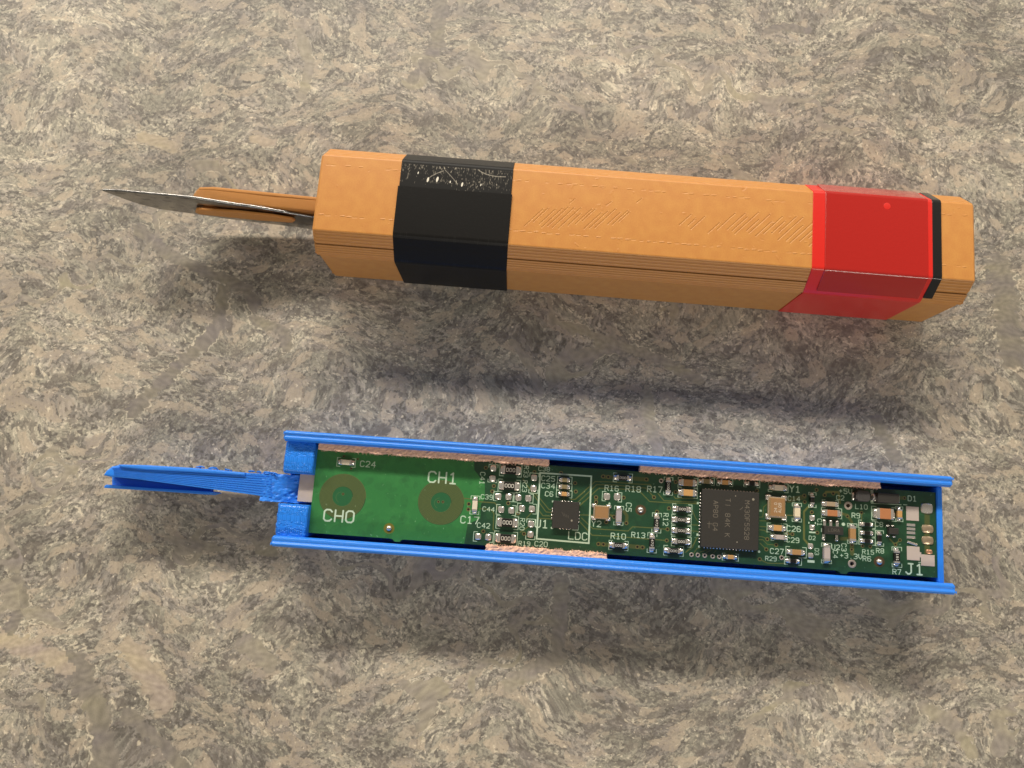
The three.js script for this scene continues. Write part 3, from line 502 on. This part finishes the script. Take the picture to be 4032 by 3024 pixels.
const labels = [
  ['G', 425, 985, 142, 0, 'CH0'], ['G', 1715, 508, 135, 0, 'CH1'], ['G', 785, 340, 72, 0, 'C24'],
  ['A', 330, 442, 62, 1, 'C41'], ['A', 902, 355, 58, 1, 'R33'], ['A', 883, 545, 58, 1, 'R23'], ['A', 1137, 320, 56, 0, 'C38'], ['A', 1190, 446, 66, 0, 'C25'], ['A', 1188, 541, 66, 0, 'C34'], ['A', 1202, 646, 62, 0, 'C6'], ['A', 388, 686, 58, 0, 'C39'], ['A', 410, 846, 58, 0, 'C44'], ['A', 165, 987, 90, 0, 'C17'], ['A', 344, 1059, 62, 0, 'C42'], ['A', 850, 1042, 58, 1, 'R20'], ['A', 878, 1295, 56, 0, 'R19'], ['A', 1097, 1300, 62, 0, 'C20'], ['A', 1150, 1040, 100, 0, 'U1.'],
  ['B', 84, 1196, 92, 0, 'LDC'], ['B', 527, 572, 68, 0, 'R16'], ['B', 808, 582, 74, 0, 'R18'], ['B', 1090, 586, 74, 0, 'R17'], ['B', 748, 820, 68, 1, 'C5'], ['B', 325, 1036, 74, 0, 'Y2'], ['B', 1232, 980, 62, 1, 'R12'], ['B', 905, 1186, 66, 0, 'R13.'], ['B', 612, 1199, 72, 0, 'R10'],
  ['D', 745, 315, 102, 0, 'Y1'], ['D', 730, 470, 74, 0, 'C14'], ['E', 535, 350, 80, 0, '+5V'], ['D', 725, 962, 86, 0, 'C26'], ['D', 710, 1146, 78, 0, 'C29'], ['D', 1028, 1112, 62, 0, 'D2'], ['D', 452, 1330, 82, 0, 'C27'], ['D', 355, 1450, 68, 0, 'R29'], ['D', 1105, 1337, 62, 1, 'D3'], ['D', 1150, 857, 68, 1, 'C1'],
  ['E', 450, 456, 74, 0, 'C2'], ['E', 795, 602, 74, 0, 'L10'], ['E', 705, 746, 78, 0, 'R9'], ['E', 1120, 892, 74, 0, 'C8.'], ['E', 375, 1262, 78, 0, 'U2'], ['E', 510, 1266, 74, 1, 'C3'], ['E', 370, 1377, 74, 1, 'C4'], ['E', 625, 1408, 78, 0, '+3.3V'], ['E', 905, 1342, 70, 0, 'R15'], ['E', 1100, 1322, 74, 0, 'R8'], ['E', 885, 1451, 78, 0, 'R6'],
  ['F', 428, 341, 60, 0, 'D1'], ['F', 455, 1180, 122, 0, 'J1'], ['F', 246, 1211, 58, 0, 'R7'],
];
const traces = [   // view, width, points
  ['A', 14, [90, 705], [190, 712]], ['A', 14, [280, 748], [490, 762], [520, 800], [520, 850]], ['A', 12, [290, 838], [440, 850], [480, 900], [470, 1110], [500, 1140]], ['A', 12, [920, 545], [1060, 680], [1200, 850], [1240, 850]], ['A', 12, [860, 450], [1000, 660], [1160, 880], [1230, 890]], ['A', 12, [1060, 850], [1120, 930], [1230, 935]], ['A', 12, [1060, 965], [1230, 972]], ['A', 12, [975, 890], [900, 970]], ['A', 12, [820, 1150], [930, 1075]], ['A', 12, [1395, 690], [1395, 740]], ['A', 12, [1480, 715], [1540, 720], [1660, 620]], ['A', 12, [1600, 800], [1660, 740]],
  ['B', 12, [0, 720], [50, 715], [310, 485], [540, 490], [810, 515], [1030, 525], [1050, 560]], ['B', 12, [90, 750], [330, 525], [560, 530], [970, 570], [1080, 690]], ['B', 12, [110, 800], [360, 570], [560, 575], [880, 600], [1020, 745], [1250, 760], [1650, 775]], ['B', 12, [1130, 640], [1210, 735], [1430, 745], [1650, 755]], ['B', 12, [1340, 680], [1360, 705], [1620, 705]], ['B', 12, [110, 920], [280, 925]], ['B', 12, [130, 960], [280, 1100], [740, 1130], [800, 1075], [1060, 1090], [1250, 1110]], ['B', 12, [100, 1000], [270, 1185], [560, 1200], [1000, 1235], [1240, 1255]], ['B', 10, [1580, 860], [1620, 960], [1660, 1010]], ['B', 10, [1570, 1050], [1660, 1055]], ['B', 10, [1570, 1130], [1640, 1135], [1660, 1150]], ['B', 10, [1490, 1410], [1600, 1300], [1640, 1220]],
  ['C', 10, [330, 1245], [420, 1180], [470, 1060], [500, 1040]], ['C', 10, [440, 1250], [480, 1190], [560, 1180]], ['C', 10, [520, 1240], [640, 1200]], ['C', 10, [600, 1245], [690, 1200]], ['C', 10, [700, 1250], [750, 1190]], ['C', 10, [1300, 830], [1420, 835]], ['C', 10, [1300, 905], [1380, 910]], ['C', 10, [1300, 950], [1360, 955], [1400, 990]], ['C', 10, [1290, 1035], [1350, 1045], [1390, 1070]], ['C', 10, [1300, 1075], [1340, 1080], [1400, 1140], [1510, 1148]], ['C', 10, [1300, 1120], [1385, 1205]], ['C', 12, [1300, 1335], [1400, 1385], [1640, 1390]], ['C', 10, [1300, 785], [1340, 780], [1350, 650], [1400, 610]],
  ['D', 34, [960, 610], [895, 680], [895, 1130], [960, 1210]], ['D', 20, [600, 740], [700, 745]], ['D', 16, [640, 1050], [720, 1050]], ['D', 40, [1220, 420], [1260, 360], [1460, 365], [1480, 540]], ['E', 46, [470, 715], [570, 740], [640, 860]], ['E', 60, [470, 1125], [570, 1125]], ['E', 70, [640, 1210], [645, 1370]], ['E', 24, [1260, 1130], [1340, 1215], [1420, 1155]], ['E', 14, [800, 720], [800, 840]], ['E', 12, [1000, 900], [1050, 905]], ['E', 60, [1440, 460], [1500, 460]],
  ['F', 62, [605, 500], [605, 1000]], ['B', 56, [410, 420], [520, 430]], ['B', 56, [820, 445], [990, 460]], ['B', 56, [355, 1300], [470, 1310]], ['B', 56, [770, 1330], [940, 1345]], ['B', 46, [322, 690], [322, 790]], ['B', 40, [455, 970], [455, 1020]], ['B', 42, [690, 880], [725, 930], [720, 1025]], ['B', 30, [500, 920], [570, 945]], ['D', 80, [640, 500], [900, 440]],
];
const vias = [   // view, x, y, ring radius
  ...[[375, 305], [480, 543], [460, 613], [668, 768], [795, 900], [342, 1135], [873, 1166], [1010, 362], [1358, 372], [1542, 505], [1550, 615], [153, 778], [147, 848]].map(([x, y]) => ['A', x, y, 20]),
  ...[[415, 418], [482, 425], [978, 457], [1078, 690], [322, 690], [322, 752], [557, 945], [455, 1015], [718, 1028], [1255, 1108], [1245, 1255], [352, 1300], [418, 1305], [862, 1338], [928, 1344], [1275, 833], [1362, 490], [1362, 623], [682, 695], [1118, 880]].map(([x, y]) => ['B', x, y, 20]),
  ...[[1398, 1072], [1513, 1148], [1385, 1205], [1298, 1333], [1262, 436]].map(([x, y]) => ['C', x, y, 20]), ...[[1100, 328], [900, 420], [905, 525], [1022, 693], [1112, 1025], [620, 1040], [705, 1050], [440, 1225], [1232, 412], [1372, 385]].map(([x, y]) => ['D', x, y, 24]),
  ...[[797, 700], [640, 1225], [638, 1302], [815, 1243], [940, 1253], [1500, 460], [470, 715], [568, 760], [1352, 1220], [1425, 1148]].map(([x, y]) => ['E', x, y, 22]), ['G', 487, 240, 12], ['G', 660, 277, 12], ['G', 577, 393, 12], ['G', 476, 712, 13], ['G', 1663, 808, 13], ['G', 1719, 810, 13],
];
const holes = [['C', 408, 1275, 30], ['C', 490, 1280, 30], ['C', 580, 1287, 30], ['C', 685, 1297, 30], ['C', 770, 1303, 30], ['E', 580, 585, 66], ['E', 642, 1535, 66], ['D', 530, 1435, 38], ['B', 1172, 475, 30]];
const coils = [['G', 470, 742, 290, 125], ['G', 1695, 815, 287, 125]];
const TW = 2048, TH = 284;
const U = (p) => [(p[0] + BW / 2) / BW * TW, (p[1] + BD / 2) / BD * TH], K = TW / BW;   // board mm -> texture pixels
const maskMap = canvasTex(TW, TH, (g) => {
  g.fillStyle = '#183f27'; g.fillRect(0, 0, TW, TH);
  // copper plane under the green lacquer ends here: bare laminate shines through brighter
  const edge = U(at('A', 330, 300))[0];
  g.fillStyle = '#2d7239'; g.beginPath(); g.moveTo(0, 0); g.lineTo(edge - 30, 0); g.lineTo(edge - 26, 34); g.lineTo(edge + 12, 78); g.lineTo(edge + 16, 128); g.lineTo(edge + 4, 150); g.lineTo(edge + 6, 196); g.lineTo(edge - 34, 218); g.lineTo(edge - 40, TH); g.lineTo(0, TH); g.fill();
  for (let i = 0; i < 1500; i++) { const d = rnd() < 0.5; g.fillStyle = d ? 'rgba(10,40,20,0.06)' : 'rgba(90,150,80,0.05)'; const r = 2 + rnd() * 12; g.beginPath(); g.ellipse(rnd() * TW, rnd() * TH, r * 1.6, r, rnd() * 3, 0, 7); g.fill(); }
  g.lineCap = g.lineJoin = 'round';
  for (const [v, w, ...p] of traces) { g.strokeStyle = v === 'D' && w === 80 || w > 40 ? '#47502a' : '#5d6132'; g.lineWidth = len(v, w) * K; g.beginPath(); p.forEach((q, i) => { const s = U(at(v, ...q)); g[i ? 'lineTo' : 'moveTo'](...s); }); g.stroke(); }
  for (const [v, x, y, r1, r0] of coils) {
    const [cx, cy] = U(at(v, x, y)), a = len(v, r1) * K, b = len(v, r0) * K;
    g.strokeStyle = '#2c4427'; g.lineWidth = a - b; g.beginPath(); g.arc(cx, cy, (a + b) / 2, 0, 7); g.stroke();
    g.fillStyle = '#1f5a34'; g.beginPath(); g.arc(cx, cy, b, 0, 7); g.fill();
    g.strokeStyle = '#5a6335'; g.lineWidth = (a - b) / 11 * 0.58; g.beginPath();
    for (let t = 0; t <= 11 * 60; t++) { const f = t / 660, r = b + (a - b) * f, th = f * 11 * 6.2832; g[t ? 'lineTo' : 'moveTo'](cx + r * Math.cos(th), cy + r * Math.sin(th)); } g.stroke();
    g.strokeStyle = '#4c6a3c'; g.lineWidth = 1.5;   // lead from the coil's inner end to its via
    g.beginPath(); g.arc(cx - b * 0.1, cy + b * 0.1, b * 0.55, 2.0, 4.6); g.stroke();
  }
  for (const [v, x, y, r] of vias) { const [cx, cy] = U(at(v, x, y)), q = len(v, r) * K; g.fillStyle = '#6b6237'; g.beginPath(); g.arc(cx, cy, q * 1.35, 0, 7); g.fill(); g.fillStyle = '#0d0c0a'; g.beginPath(); g.arc(cx, cy, q * 0.72, 0, 7); g.fill(); }
  for (const [v, x, y] of [['G', 1048, 1140], ['B', 905, 857], ['E', 1085, 1500]]) { const [cx, cy] = U(at(v, x, y)); g.fillStyle = v === 'G' ? '#6f6a24' : '#4c3a24'; g.beginPath(); g.arc(cx, cy, 0.85 * K, 0, 7); g.fill(); }
  // white print
  g.strokeStyle = '#b9ccb6'; g.fillStyle = '#b9ccb6';
  for (const [v, x, y, h, turn, text] of labels) { const [cx, cy] = U(at(v, x, y)), q = len(v, h) * K; write(g, text, cx, cy, q, turn ? Math.PI / 2 : 0, Math.max(1.8, q * 0.15)); }
  g.lineCap = 'butt'; g.lineJoin = 'miter'; g.lineWidth = 2.2;
  const brackets = (v, x, y, w, h, along) => { const [cx, cy] = U(at(v, x, y)), a = len(v, w) * K / 2, b = len(v, h) * K / 2, e = along ? b * 0.62 : a * 0.62; for (const s of [-1, 1]) { g.beginPath(); if (along) { g.moveTo(cx - a, cy + s * (b - b * 0.38)); g.lineTo(cx - a, cy + s * b); g.lineTo(cx + a, cy + s * b); g.lineTo(cx + a, cy + s * (b - b * 0.38)); } else { g.moveTo(cx + s * (a - a * 0.4), cy - b); g.lineTo(cx + s * a, cy - b); g.lineTo(cx + s * a, cy + b); g.lineTo(cx + s * (a - a * 0.4), cy + b); } g.stroke(); } };
  for (const c of chips) brackets(c[0], c[1], c[2], c[11], c[12], c[3]);
  for (const [v, x, y, w, h, al] of [['A', 468, 378, 118, 240, 1], ['A', 605, 682, 255, 120, 0], ['A', 868, 700, 250, 120, 0], ['A', 640, 856, 255, 130, 0], ['A', 912, 838, 250, 130, 0], ['A', 1002, 505, 118, 270, 1], ['A', 962, 1108, 118, 270, 1], ['A', 342, 1209, 255, 125, 0], ['B', 530, 683, 255, 125, 0]]) brackets(v, x, y, w, h, al);
  g.lineWidth = len('A', 22) * K; g.beginPath(); [['A', 1085, 372], ['B', 260, 415], ['B', 226, 1290], ['A', 1038, 1232]].forEach(([v, x, y], i) => { const s = U(at(v, x, y)); g[i ? 'lineTo' : 'moveTo'](...s); }); g.closePath(); g.stroke();
  g.lineWidth = len('E', 46) * K; g.beginPath(); [['E', 968, 330], ['E', 968, 535]].forEach(([v, x, y], i) => g[i ? 'lineTo' : 'moveTo'](...U(at(v, x, y)))); g.stroke(); g.lineWidth = 2.6; g.beginPath(); g.moveTo(...U(at('E', 950, 545))); g.lineTo(...U(at('E', 1450, 570))); g.stroke();
  const rect = (v, x, y, w, h) => { const [cx, cy] = U(at(v, x, y)); g.fillRect(cx - len(v, w) * K / 2, cy - len(v, h) * K / 2, len(v, w) * K, len(v, h) * K); };
  rect('D', 1030, 1020, 105, 26); rect('D', 975, 865, 20, 30); rect('D', 1080, 870, 20, 30); rect('D', 1010, 1495, 115, 42); rect('D', 1195, 985, 44, 64); rect('D', 605, 800, 18, 100); rect('A', 1255, 745, 34, 26); rect('A', 1595, 770, 26, 26); rect('A', 1540, 1118, 80, 14); rect('A', 1580, 1085, 16, 70); rect('C', 490, 600, 24, 30); rect('C', 485, 1012, 26, 32); rect('C', 1310, 700, 30, 26); rect('F', 520, 1100, 40, 9); rect('F', 345, 415, 50, 9);
  for (const [v, x, y, r] of [['D', 1540, 888, 28], ['E', 500, 888, 28], ['A', 1238, 1090, 16], ['C', 510, 1168, 16], ['C', 1290, 1235, 16], ['B', 497, 773, 14]]) { const [cx, cy] = U(at(v, x, y)); g.beginPath(); g.arc(cx, cy, len(v, r) * K, 0, 7); g.fill(); }
  // dust and flux specks
  for (let i = 0; i < 260; i++) { g.fillStyle = `rgba(190,210,180,${0.12 + rnd() * 0.4})`; const s = 0.7 + rnd() * 1.4; g.beginPath(); g.ellipse(rnd() * TW, rnd() * TH, s * (1 + rnd()), s * 0.7, rnd() * 3, 0, 7); g.fill(); }
  for (let i = 0; i < 14; i++) { const x = rnd() * TW, y = rnd() * TH; g.strokeStyle = `rgba(170,200,165,${0.15 + rnd() * 0.2})`; g.lineWidth = 1.1; g.beginPath(); g.moveTo(x, y); g.quadraticCurveTo(x + rnd() * 20 - 10, y + rnd() * 12, x + rnd() * 34 - 17, y + rnd() * 20 - 10); g.stroke(); }
});
maskMap.flipY = false;
{
  const s = new THREE.Shape(), hw = BW / 2, hd = BD / 2, tab = (x) => { s.lineTo(x + 1.25, -hd); s.quadraticCurveTo(x + 0.6, -hd, x + 0.45, -hd - 0.42); s.lineTo(x - 0.45, -hd - 0.42); s.quadraticCurveTo(x - 0.6, -hd, x - 1.25, -hd); };
  s.moveTo(-hw, -hd); s.lineTo(-hw, hd); s.lineTo(hw, hd); s.lineTo(hw, -hd);
  tab(PF.flat(3322, 2255, TOP)[0]); tab(PF.flat(1563, 2133, TOP)[0]);
  s.lineTo(-hw, -hd);
  for (const [v, x, y, r] of holes) { const p = at(v, x, y), h = new THREE.Path(); h.absarc(p[0], -p[1], len(v, r) * 0.52, 0, 6.2832, true); s.holes.push(h); }
  const g = new THREE.ExtrudeGeometry(s, { depth: 1.6, bevelEnabled: false, curveSegments: 10 });
  const p = g.attributes.position, uv = g.attributes.uv;
  for (let i = 0; i < p.count; i++) uv.setXY(i, (p.getX(i) + hw) / BW, (-p.getY(i) + hd) / BD);
  g.rotateX(-Math.PI / 2); g.translate(0, TOP - 1.6, 0);
  const lacquer = phys({ map: maskMap, roughness: 0.42, clearcoat: 0.35, clearcoatRoughness: 0.25 });
  part('laminate', g, [lacquer, std({ color: rgb(0.06, 0.13, 0.05), roughness: 0.7 })], board);
}
const tin = std({ color: rgb(0.86, 0.81, 0.74), metalness: 0.8, roughness: 0.22 });
const tinMatte = std({ color: rgb(0.5, 0.42, 0.37), metalness: 0.15, roughness: 0.6, bumpMap: grainBump, bumpScale: 0.00003 });
const gold = std({ color: rgb(0.72, 0.5, 0.24), metalness: 0.85, roughness: 0.35 });
// lumps of solder, 3 shapes of unit size
const lumps = [0, 1, 2].map((k) => {
  const g = new THREE.BoxGeometry(1, 1, 1, 6, 3, 6), p = g.attributes.position;
  for (let i = 0; i < p.count; i++) {
    const x = p.getX(i) * 2, z = p.getZ(i) * 2, y = p.getY(i) + 0.5, e = Math.max(Math.abs(x), Math.abs(z)), dome = Math.sqrt(Math.max(0, 1 - 0.82 * e * e));
    const n = 0.34 * noise(x * 1.9 + k * 7, z * 1.6 + k * 3.3), rr = 1 - 0.16 * Math.min(1, (x * x * z * z));
    p.setXYZ(i, x / 2 * rr * (1 - 0.1 * y), y * (0.3 + 0.62 * dome + n), z / 2 * rr * (1 - 0.1 * y));
  }
  g.computeVertexNormals();
  g.scale(MM, MM, MM); scaled.add(g);
  return g;
});
function lump(name, parent, x, y, z, w, h, d, mat = tin) { const m = part(name, lumps[Math.floor(rnd() * 3)], mat, parent, [x, y, z], rnd() < 0.5 ? 0 : Math.PI); m.scale.set(w, h, d); return m; }
const mark = (text) => canvasTex(96, 64, (g, W, H) => { g.fillStyle = '#15130f'; g.fillRect(0, 0, W, H); g.strokeStyle = '#d8d4c8'; if (text) write(g, text, W / 2, H / 2, 30, 0, 5, 1.5); });
const marked = {};
const resistorTop = (t) => (marked[t] ??= [std({ map: mark(t), roughness: 0.4 }), std({ color: rgb(0.012, 0.011, 0.01), roughness: 0.5 })]);
const ceramic = (r, g, b) => [std({ color: rgb(r, g, b), roughness: 0.45 }), std({ color: rgb(r, g, b), roughness: 0.5 })];
const capTop = { white: ceramic(0.68, 0.6, 0.47), olive: ceramic(0.2, 0.16, 0.08), amber: ceramic(0.5, 0.28, 0.1), tan: ceramic(0.36, 0.2, 0.08), lilac: ceramic(0.36, 0.32, 0.33), cream: ceramic(0.7, 0.6, 0.42), beige: ceramic(0.34, 0.26, 0.17), rust: ceramic(0.42, 0.17, 0.07), grey: ceramic(0.42, 0.36, 0.33) };
const blocks = {};
const shared = (w, h, d, c) => (blocks[[w, h, d, c].map((n) => n.toFixed(2))] ??= block(w, h, d, c));
for (const [v, x, y, along, kind, bl, bw, off, pw, pl, text] of chips) {
  const [px, pz] = at(v, x, y, TOP + 0.4), L = len(v, bl), W = len(v, bw), h = kind === R ? 0.45 + W * 0.08 : 0.5 + W * 0.22;
  const mats = kind === R ? resistorTop(text) : capTop[text];
  const core = part(kind, shared(L * 0.72, h, W, 0.05), mats, board, [px, TOP + 0.06, pz], along ? -Math.PI / 2 : 0);
  if (kind === R && text) core.userData.label = `black resistor printed ${text}`;
  for (const s of [-1, 1]) {
    part('end_cap', shared(L * 0.2, h + 0.02, W + 0.03, 0.06), tin, core, [s * L * 0.44, -0.01, 0]);
    lump('solder_joint', core, s * len(v, off), -0.05, 0, len(v, pl), h * 0.85, len(v, pw));
  }
}
for (const [v, x, y, q] of bumps) { const [px, pz] = at(v, x, y); lump('solder_pad', board, px, TOP + 0.002, pz, len(v, q), 0.2 + rnd() * 0.08, len(v, q)); }
// dark chips with their contacts
const chipText = (w, h, draw) => canvasTex(w, h, (g) => { g.fillStyle = '#2b2823'; g.fillRect(0, 0, w, h); for (let i = 0; i < 900; i++) { g.fillStyle = `rgba(${rnd() < 0.5 ? '70,66,58' : '20,18,16'},0.25)`; g.fillRect(rnd() * w, rnd() * h, 2, 2); } g.strokeStyle = 'rgba(120,112,98,0.85)'; g.fillStyle = 'rgba(150,142,125,0.9)'; draw(g); });
const epoxy = std({ color: rgb(0.022, 0.02, 0.017), roughness: 0.6 });
function chip(name, v, x, y, w, d, h, map, label, lift = 0.05) {
  const [px, pz] = at(v, x, y, TOP + h), c = part(name, block(len(v, w), h, len(v, d), 0.07), [std({ map, roughness: 0.58, bumpMap: grainBump, bumpScale: 0.00002 }), epoxy], board, [px, TOP + lift, pz]);
  c.userData.label = label;
  return c;
}
{
  const u1 = chip('sensor_chip', 'A', 1420, 922, 340, 350, 0.75, chipText(256, 256, (g) => { g.beginPath(); g.arc(190, 178, 10, 0, 7); g.fill(); g.lineWidth = 5; g.strokeStyle = 'rgba(96,90,80,0.6)'; for (let i = 0; i < 4; i++) { g.beginPath(); g.moveTo(84 + i * 22, 100 + i * 9); g.lineTo(110 + i * 16, 140 + i * 5); g.stroke(); } }), 'small square dark chip inside the white LDC box');
  const q = len('A', 345) / 2;
  for (let i = 0; i < 4; i++) { const o = (i - 1.5) * 0.5; for (const [sx, sz] of [[o + 0.1, -q - 0.02], [o, q + 0.02]]) lump('contact', u1, sx, -0.05, sz, 0.3, 0.24, 0.3); for (const s of [-1, 1]) lump('contact', u1, s * (q + 0.02), -0.05, o + (s < 0 ? -0.1 : 0.15), 0.3, 0.24, 0.3); }
  const mcu = chip('microcontroller_chip', 'C', 912, 816, 742, 742, 0.85, chipText(512, 512, (g) => {
    write(g, 'M430F5528', 408, 250, 40, Math.PI / 2, 4.5, 1.5); write(g, 'TI 84K K', 232, 240, 42, Math.PI / 2, 4.5, 1.6); write(g, 'AP80 G4', 122, 230, 40, Math.PI / 2, 4.5, 1.5);
    g.lineWidth = 4; g.beginPath(); g.moveTo(66, 286); g.lineTo(66, 346); g.moveTo(48, 306); g.lineTo(96, 306); g.stroke(); g.beginPath(); g.arc(462, 60, 11, 0, 7); g.fill(); g.beginPath(); g.arc(300, 40, 5, 0, 7); g.fill(); g.beginPath(); g.arc(322, 452, 6, 0, 7); g.fill(); g.beginPath(); g.arc(330, 120, 40, 0.4, 1.3); g.stroke();
  }), 'large square microcontroller chip with grey lettering');
  const e = len('C', 742) / 2;
  for (let i = 0; i < 16; i++) { const o = (i - 7.5) * 0.5; for (const s of [-1, 1]) { lump('contact', mcu, s * (e + 0.04), -0.05, o, 0.34, 0.26, 0.26); lump('contact', mcu, o, -0.05, s * (e + 0.04), 0.26, 0.26, 0.34); } }
  const u2 = chip('regulator_chip', 'D', 1380, 990, 308, 132, 0.95, chipText(256, 110, (g) => { g.strokeStyle = 'rgba(120,112,98,0.55)'; write(g, 'LDRA', 128, 52, 44, 0, 6); }), 'black five-legged chip printed with faint letters', 0.1);
  const pin = (parent, dx, dz, s) => { part('leg', shared(0.42, 0.16, 0.62, 0.04), tin, parent, [dx, 0.0, dz]); lump('solder_joint', parent, dx, -0.1, dz + s * 0.42, 0.5, 0.34, 0.5); };
  for (const dx of [-115, -15, 90]) pin(u2, len('D', dx), -len('D', 98), -1);
  for (const dx of [-130, 80]) pin(u2, len('D', dx), len('D', 98), 1);
  const q6 = chip('transistor_chip', 'E', 1325, 1002, 152, 104, 0.8, chipText(128, 90, () => {}), 'tiny black six-legged chip near the connector', 0.1);
  for (const [dx, dz] of [[-62, -82], [14, -84], [-64, 82], [34, 84]]) { const m = lump('contact', q6, len('E', dx), -0.1, len('E', dz), 0.55, 0.34, 0.3); m.userData.label = undefined; delete m.userData.label; }
  const d1 = chip('diode', 'E', 1240, 462, 340, 160, 1.3, chipText(200, 100, () => {}), 'black rectangular diode with two tinned ends');
  lump('solder_joint', d1, -len('E', 198), -0.05, 0, len('E', 100), 0.9, len('E', 130)); part('end_lead', shared(0.3, 0.8, 1.1, 0.05), tin, d1, [len('E', 188), -0.05, 0]);
  const l10 = part('inductor', slab([[-1.1, -0.5], [-0.75, -0.85], [0.75, -0.85], [1.1, -0.5], [1.1, 0.5], [0.75, 0.85], [-0.75, 0.85], [-1.1, 0.5]], 0, 1.25, 0.12), std({ color: rgb(0.05, 0.045, 0.042), roughness: 0.6, bumpMap: grainBump, bumpScale: 0.0001 }), board, [at('E', 815, 428, TOP + 1)[0], TOP + 0.05, at('E', 815, 428, TOP + 1)[1]]);
  lump('solder_joint', l10, -1.15, -0.05, 0.1, 0.4, 0.5, 1.3);
  // crystals
  const cry = (name, v, x, y, w, d, text, label) => {
    const [px, pz] = at(v, x, y, TOP + 0.8), c = part(name, block(len(v, w), 0.45, len(v, d), 0.05), [tin, std({ color: rgb(0.3, 0.24, 0.16), roughness: 0.5 })], board, [px, TOP + 0.05, pz]);
    const map = canvasTex(128, 160, (g, W, H) => { g.fillStyle = '#b98f63'; g.fillRect(0, 0, W, H); for (let i = 0; i < 500; i++) { g.fillStyle = `rgba(${rnd() < 0.5 ? '210,170,120' : '110,80,50'},0.12)`; g.fillRect(rnd() * W, rnd() * H, 6, 1.5); } g.strokeStyle = '#efe3cf'; if (text) { write(g, '24.0', 46, 84, 24, -Math.PI / 2, 4); write(g, 'ALQ9', 84, 84, 24, -Math.PI / 2, 4); } });
    part('metal_lid', block(len(v, w) * 0.88, 0.4, len(v, d) * 0.9, 0.1), [std({ map, metalness: 0.55, roughness: 0.42 }), gold], c, [0, 0.44, 0]);
    for (const sx of [-1, 1]) for (const sz of [-1, 1]) lump('solder_joint', c, sx * len(v, w) * 0.46, -0.05, sz * len(v, d) * 0.46, len(v, w) * 0.34, 0.5, len(v, d) * 0.3);
    c.userData.label = label;
  };
  cry('crystal_oscillator', 'C', 1530, 655, 225, 270, '24.0', 'copper coloured crystal can printed 24.0');
  cry('crystal_oscillator', 'B', 395, 886, 205, 175, '', 'plain gold crystal can next to Y2');
}
// soldered posts, plated holes and connector pads
for (const [v, x, y, r] of [['G', 1048, 1138, 0.43], ['B', 903, 855, 0.48], ['E', 1087, 1503, 0.46]]) { const [px, pz] = at(v, x, y); const g = new THREE.SphereGeometry(r, 18, 10, 0, 6.2832, 0, Math.PI / 2); g.scale(1, 0.85, 1); part('solder_ball', g, tin, board, [px, TOP + 0.001, pz]); }
for (const [v, x, y, r] of holes) { const [px, pz] = at(v, x, y), q = len(v, r); const g = new THREE.LatheGeometry([[q * 0.5, -1.5], [q * 0.5, 0.02], [q * 0.56, 0.05], [q * 0.98, 0.05], [q * 1.0, 0.0]].map((p) => new THREE.Vector2(...p)), 20); part('plated_hole', g, std({ color: rgb(0.5, 0.43, 0.36), metalness: 0.6, roughness: 0.45 }), board, [px, TOP + 0.002, pz]); }
{
  const pad = (x, y, w, d, mat, h = 0.05) => { const [px, pz] = at('F', x, y); return part('connector_pad', block(len('F', w), h, len('F', d), 0.02), mat, board, [px, TOP + 0.002, pz]); };
  pad(430, 520, 150, 165, tinMatte); pad(440, 992, 150, 160, tinMatte); pad(612, 1076, 160, 130, tinMatte, 0.06); pad(520, 1010, 30, 60, tinMatte, 0.055);
  for (const [x, y, w, h] of [[600, 458, 145, 125], [610, 702, 140, 100], [610, 838, 140, 100]]) { const [px, pz] = at('F', x, y); lump('connector_pad', board, px, TOP + 0.002, pz, len('F', w), 0.3, len('F', h), y > 600 ? std({ color: rgb(0.8, 0.62, 0.42), metalness: 0.9, roughness: 0.3 }) : tin); }
  for (const y of [655, 702, 748, 802]) pad(412, y, 100, 30, tin, 0.07);
  const [wx, wz] = at('F', 425, 872); part('bent_contact', block(len('F', 120), 0.12, len('F', 26), 0.04), tin, board, [wx, TOP + 0.06, wz], -0.26);
  const [cx, cz] = at('F', 628, 972); lump('connector_pad', board, cx, TOP + 0.002, cz, 1.0, 0.22, 0.7, std({ color: rgb(0.78, 0.42, 0.25), metalness: 0.8, roughness: 0.35 }));
  // bare tinned tongue in the slot of the tray
  const a = BF.flat(1180, 1872, 7.6), b = BF.flat(1240, 1982, 7.6);
  const [mx, mz] = PF.flat(1213, 1922, 7.6);
  part('tinned_tongue', block(2.9, 0.5, 4.4, 0.05), tinMatte, board, [mx + 0.1, 7.7, mz]);
}
renderer.render(scene, camera);
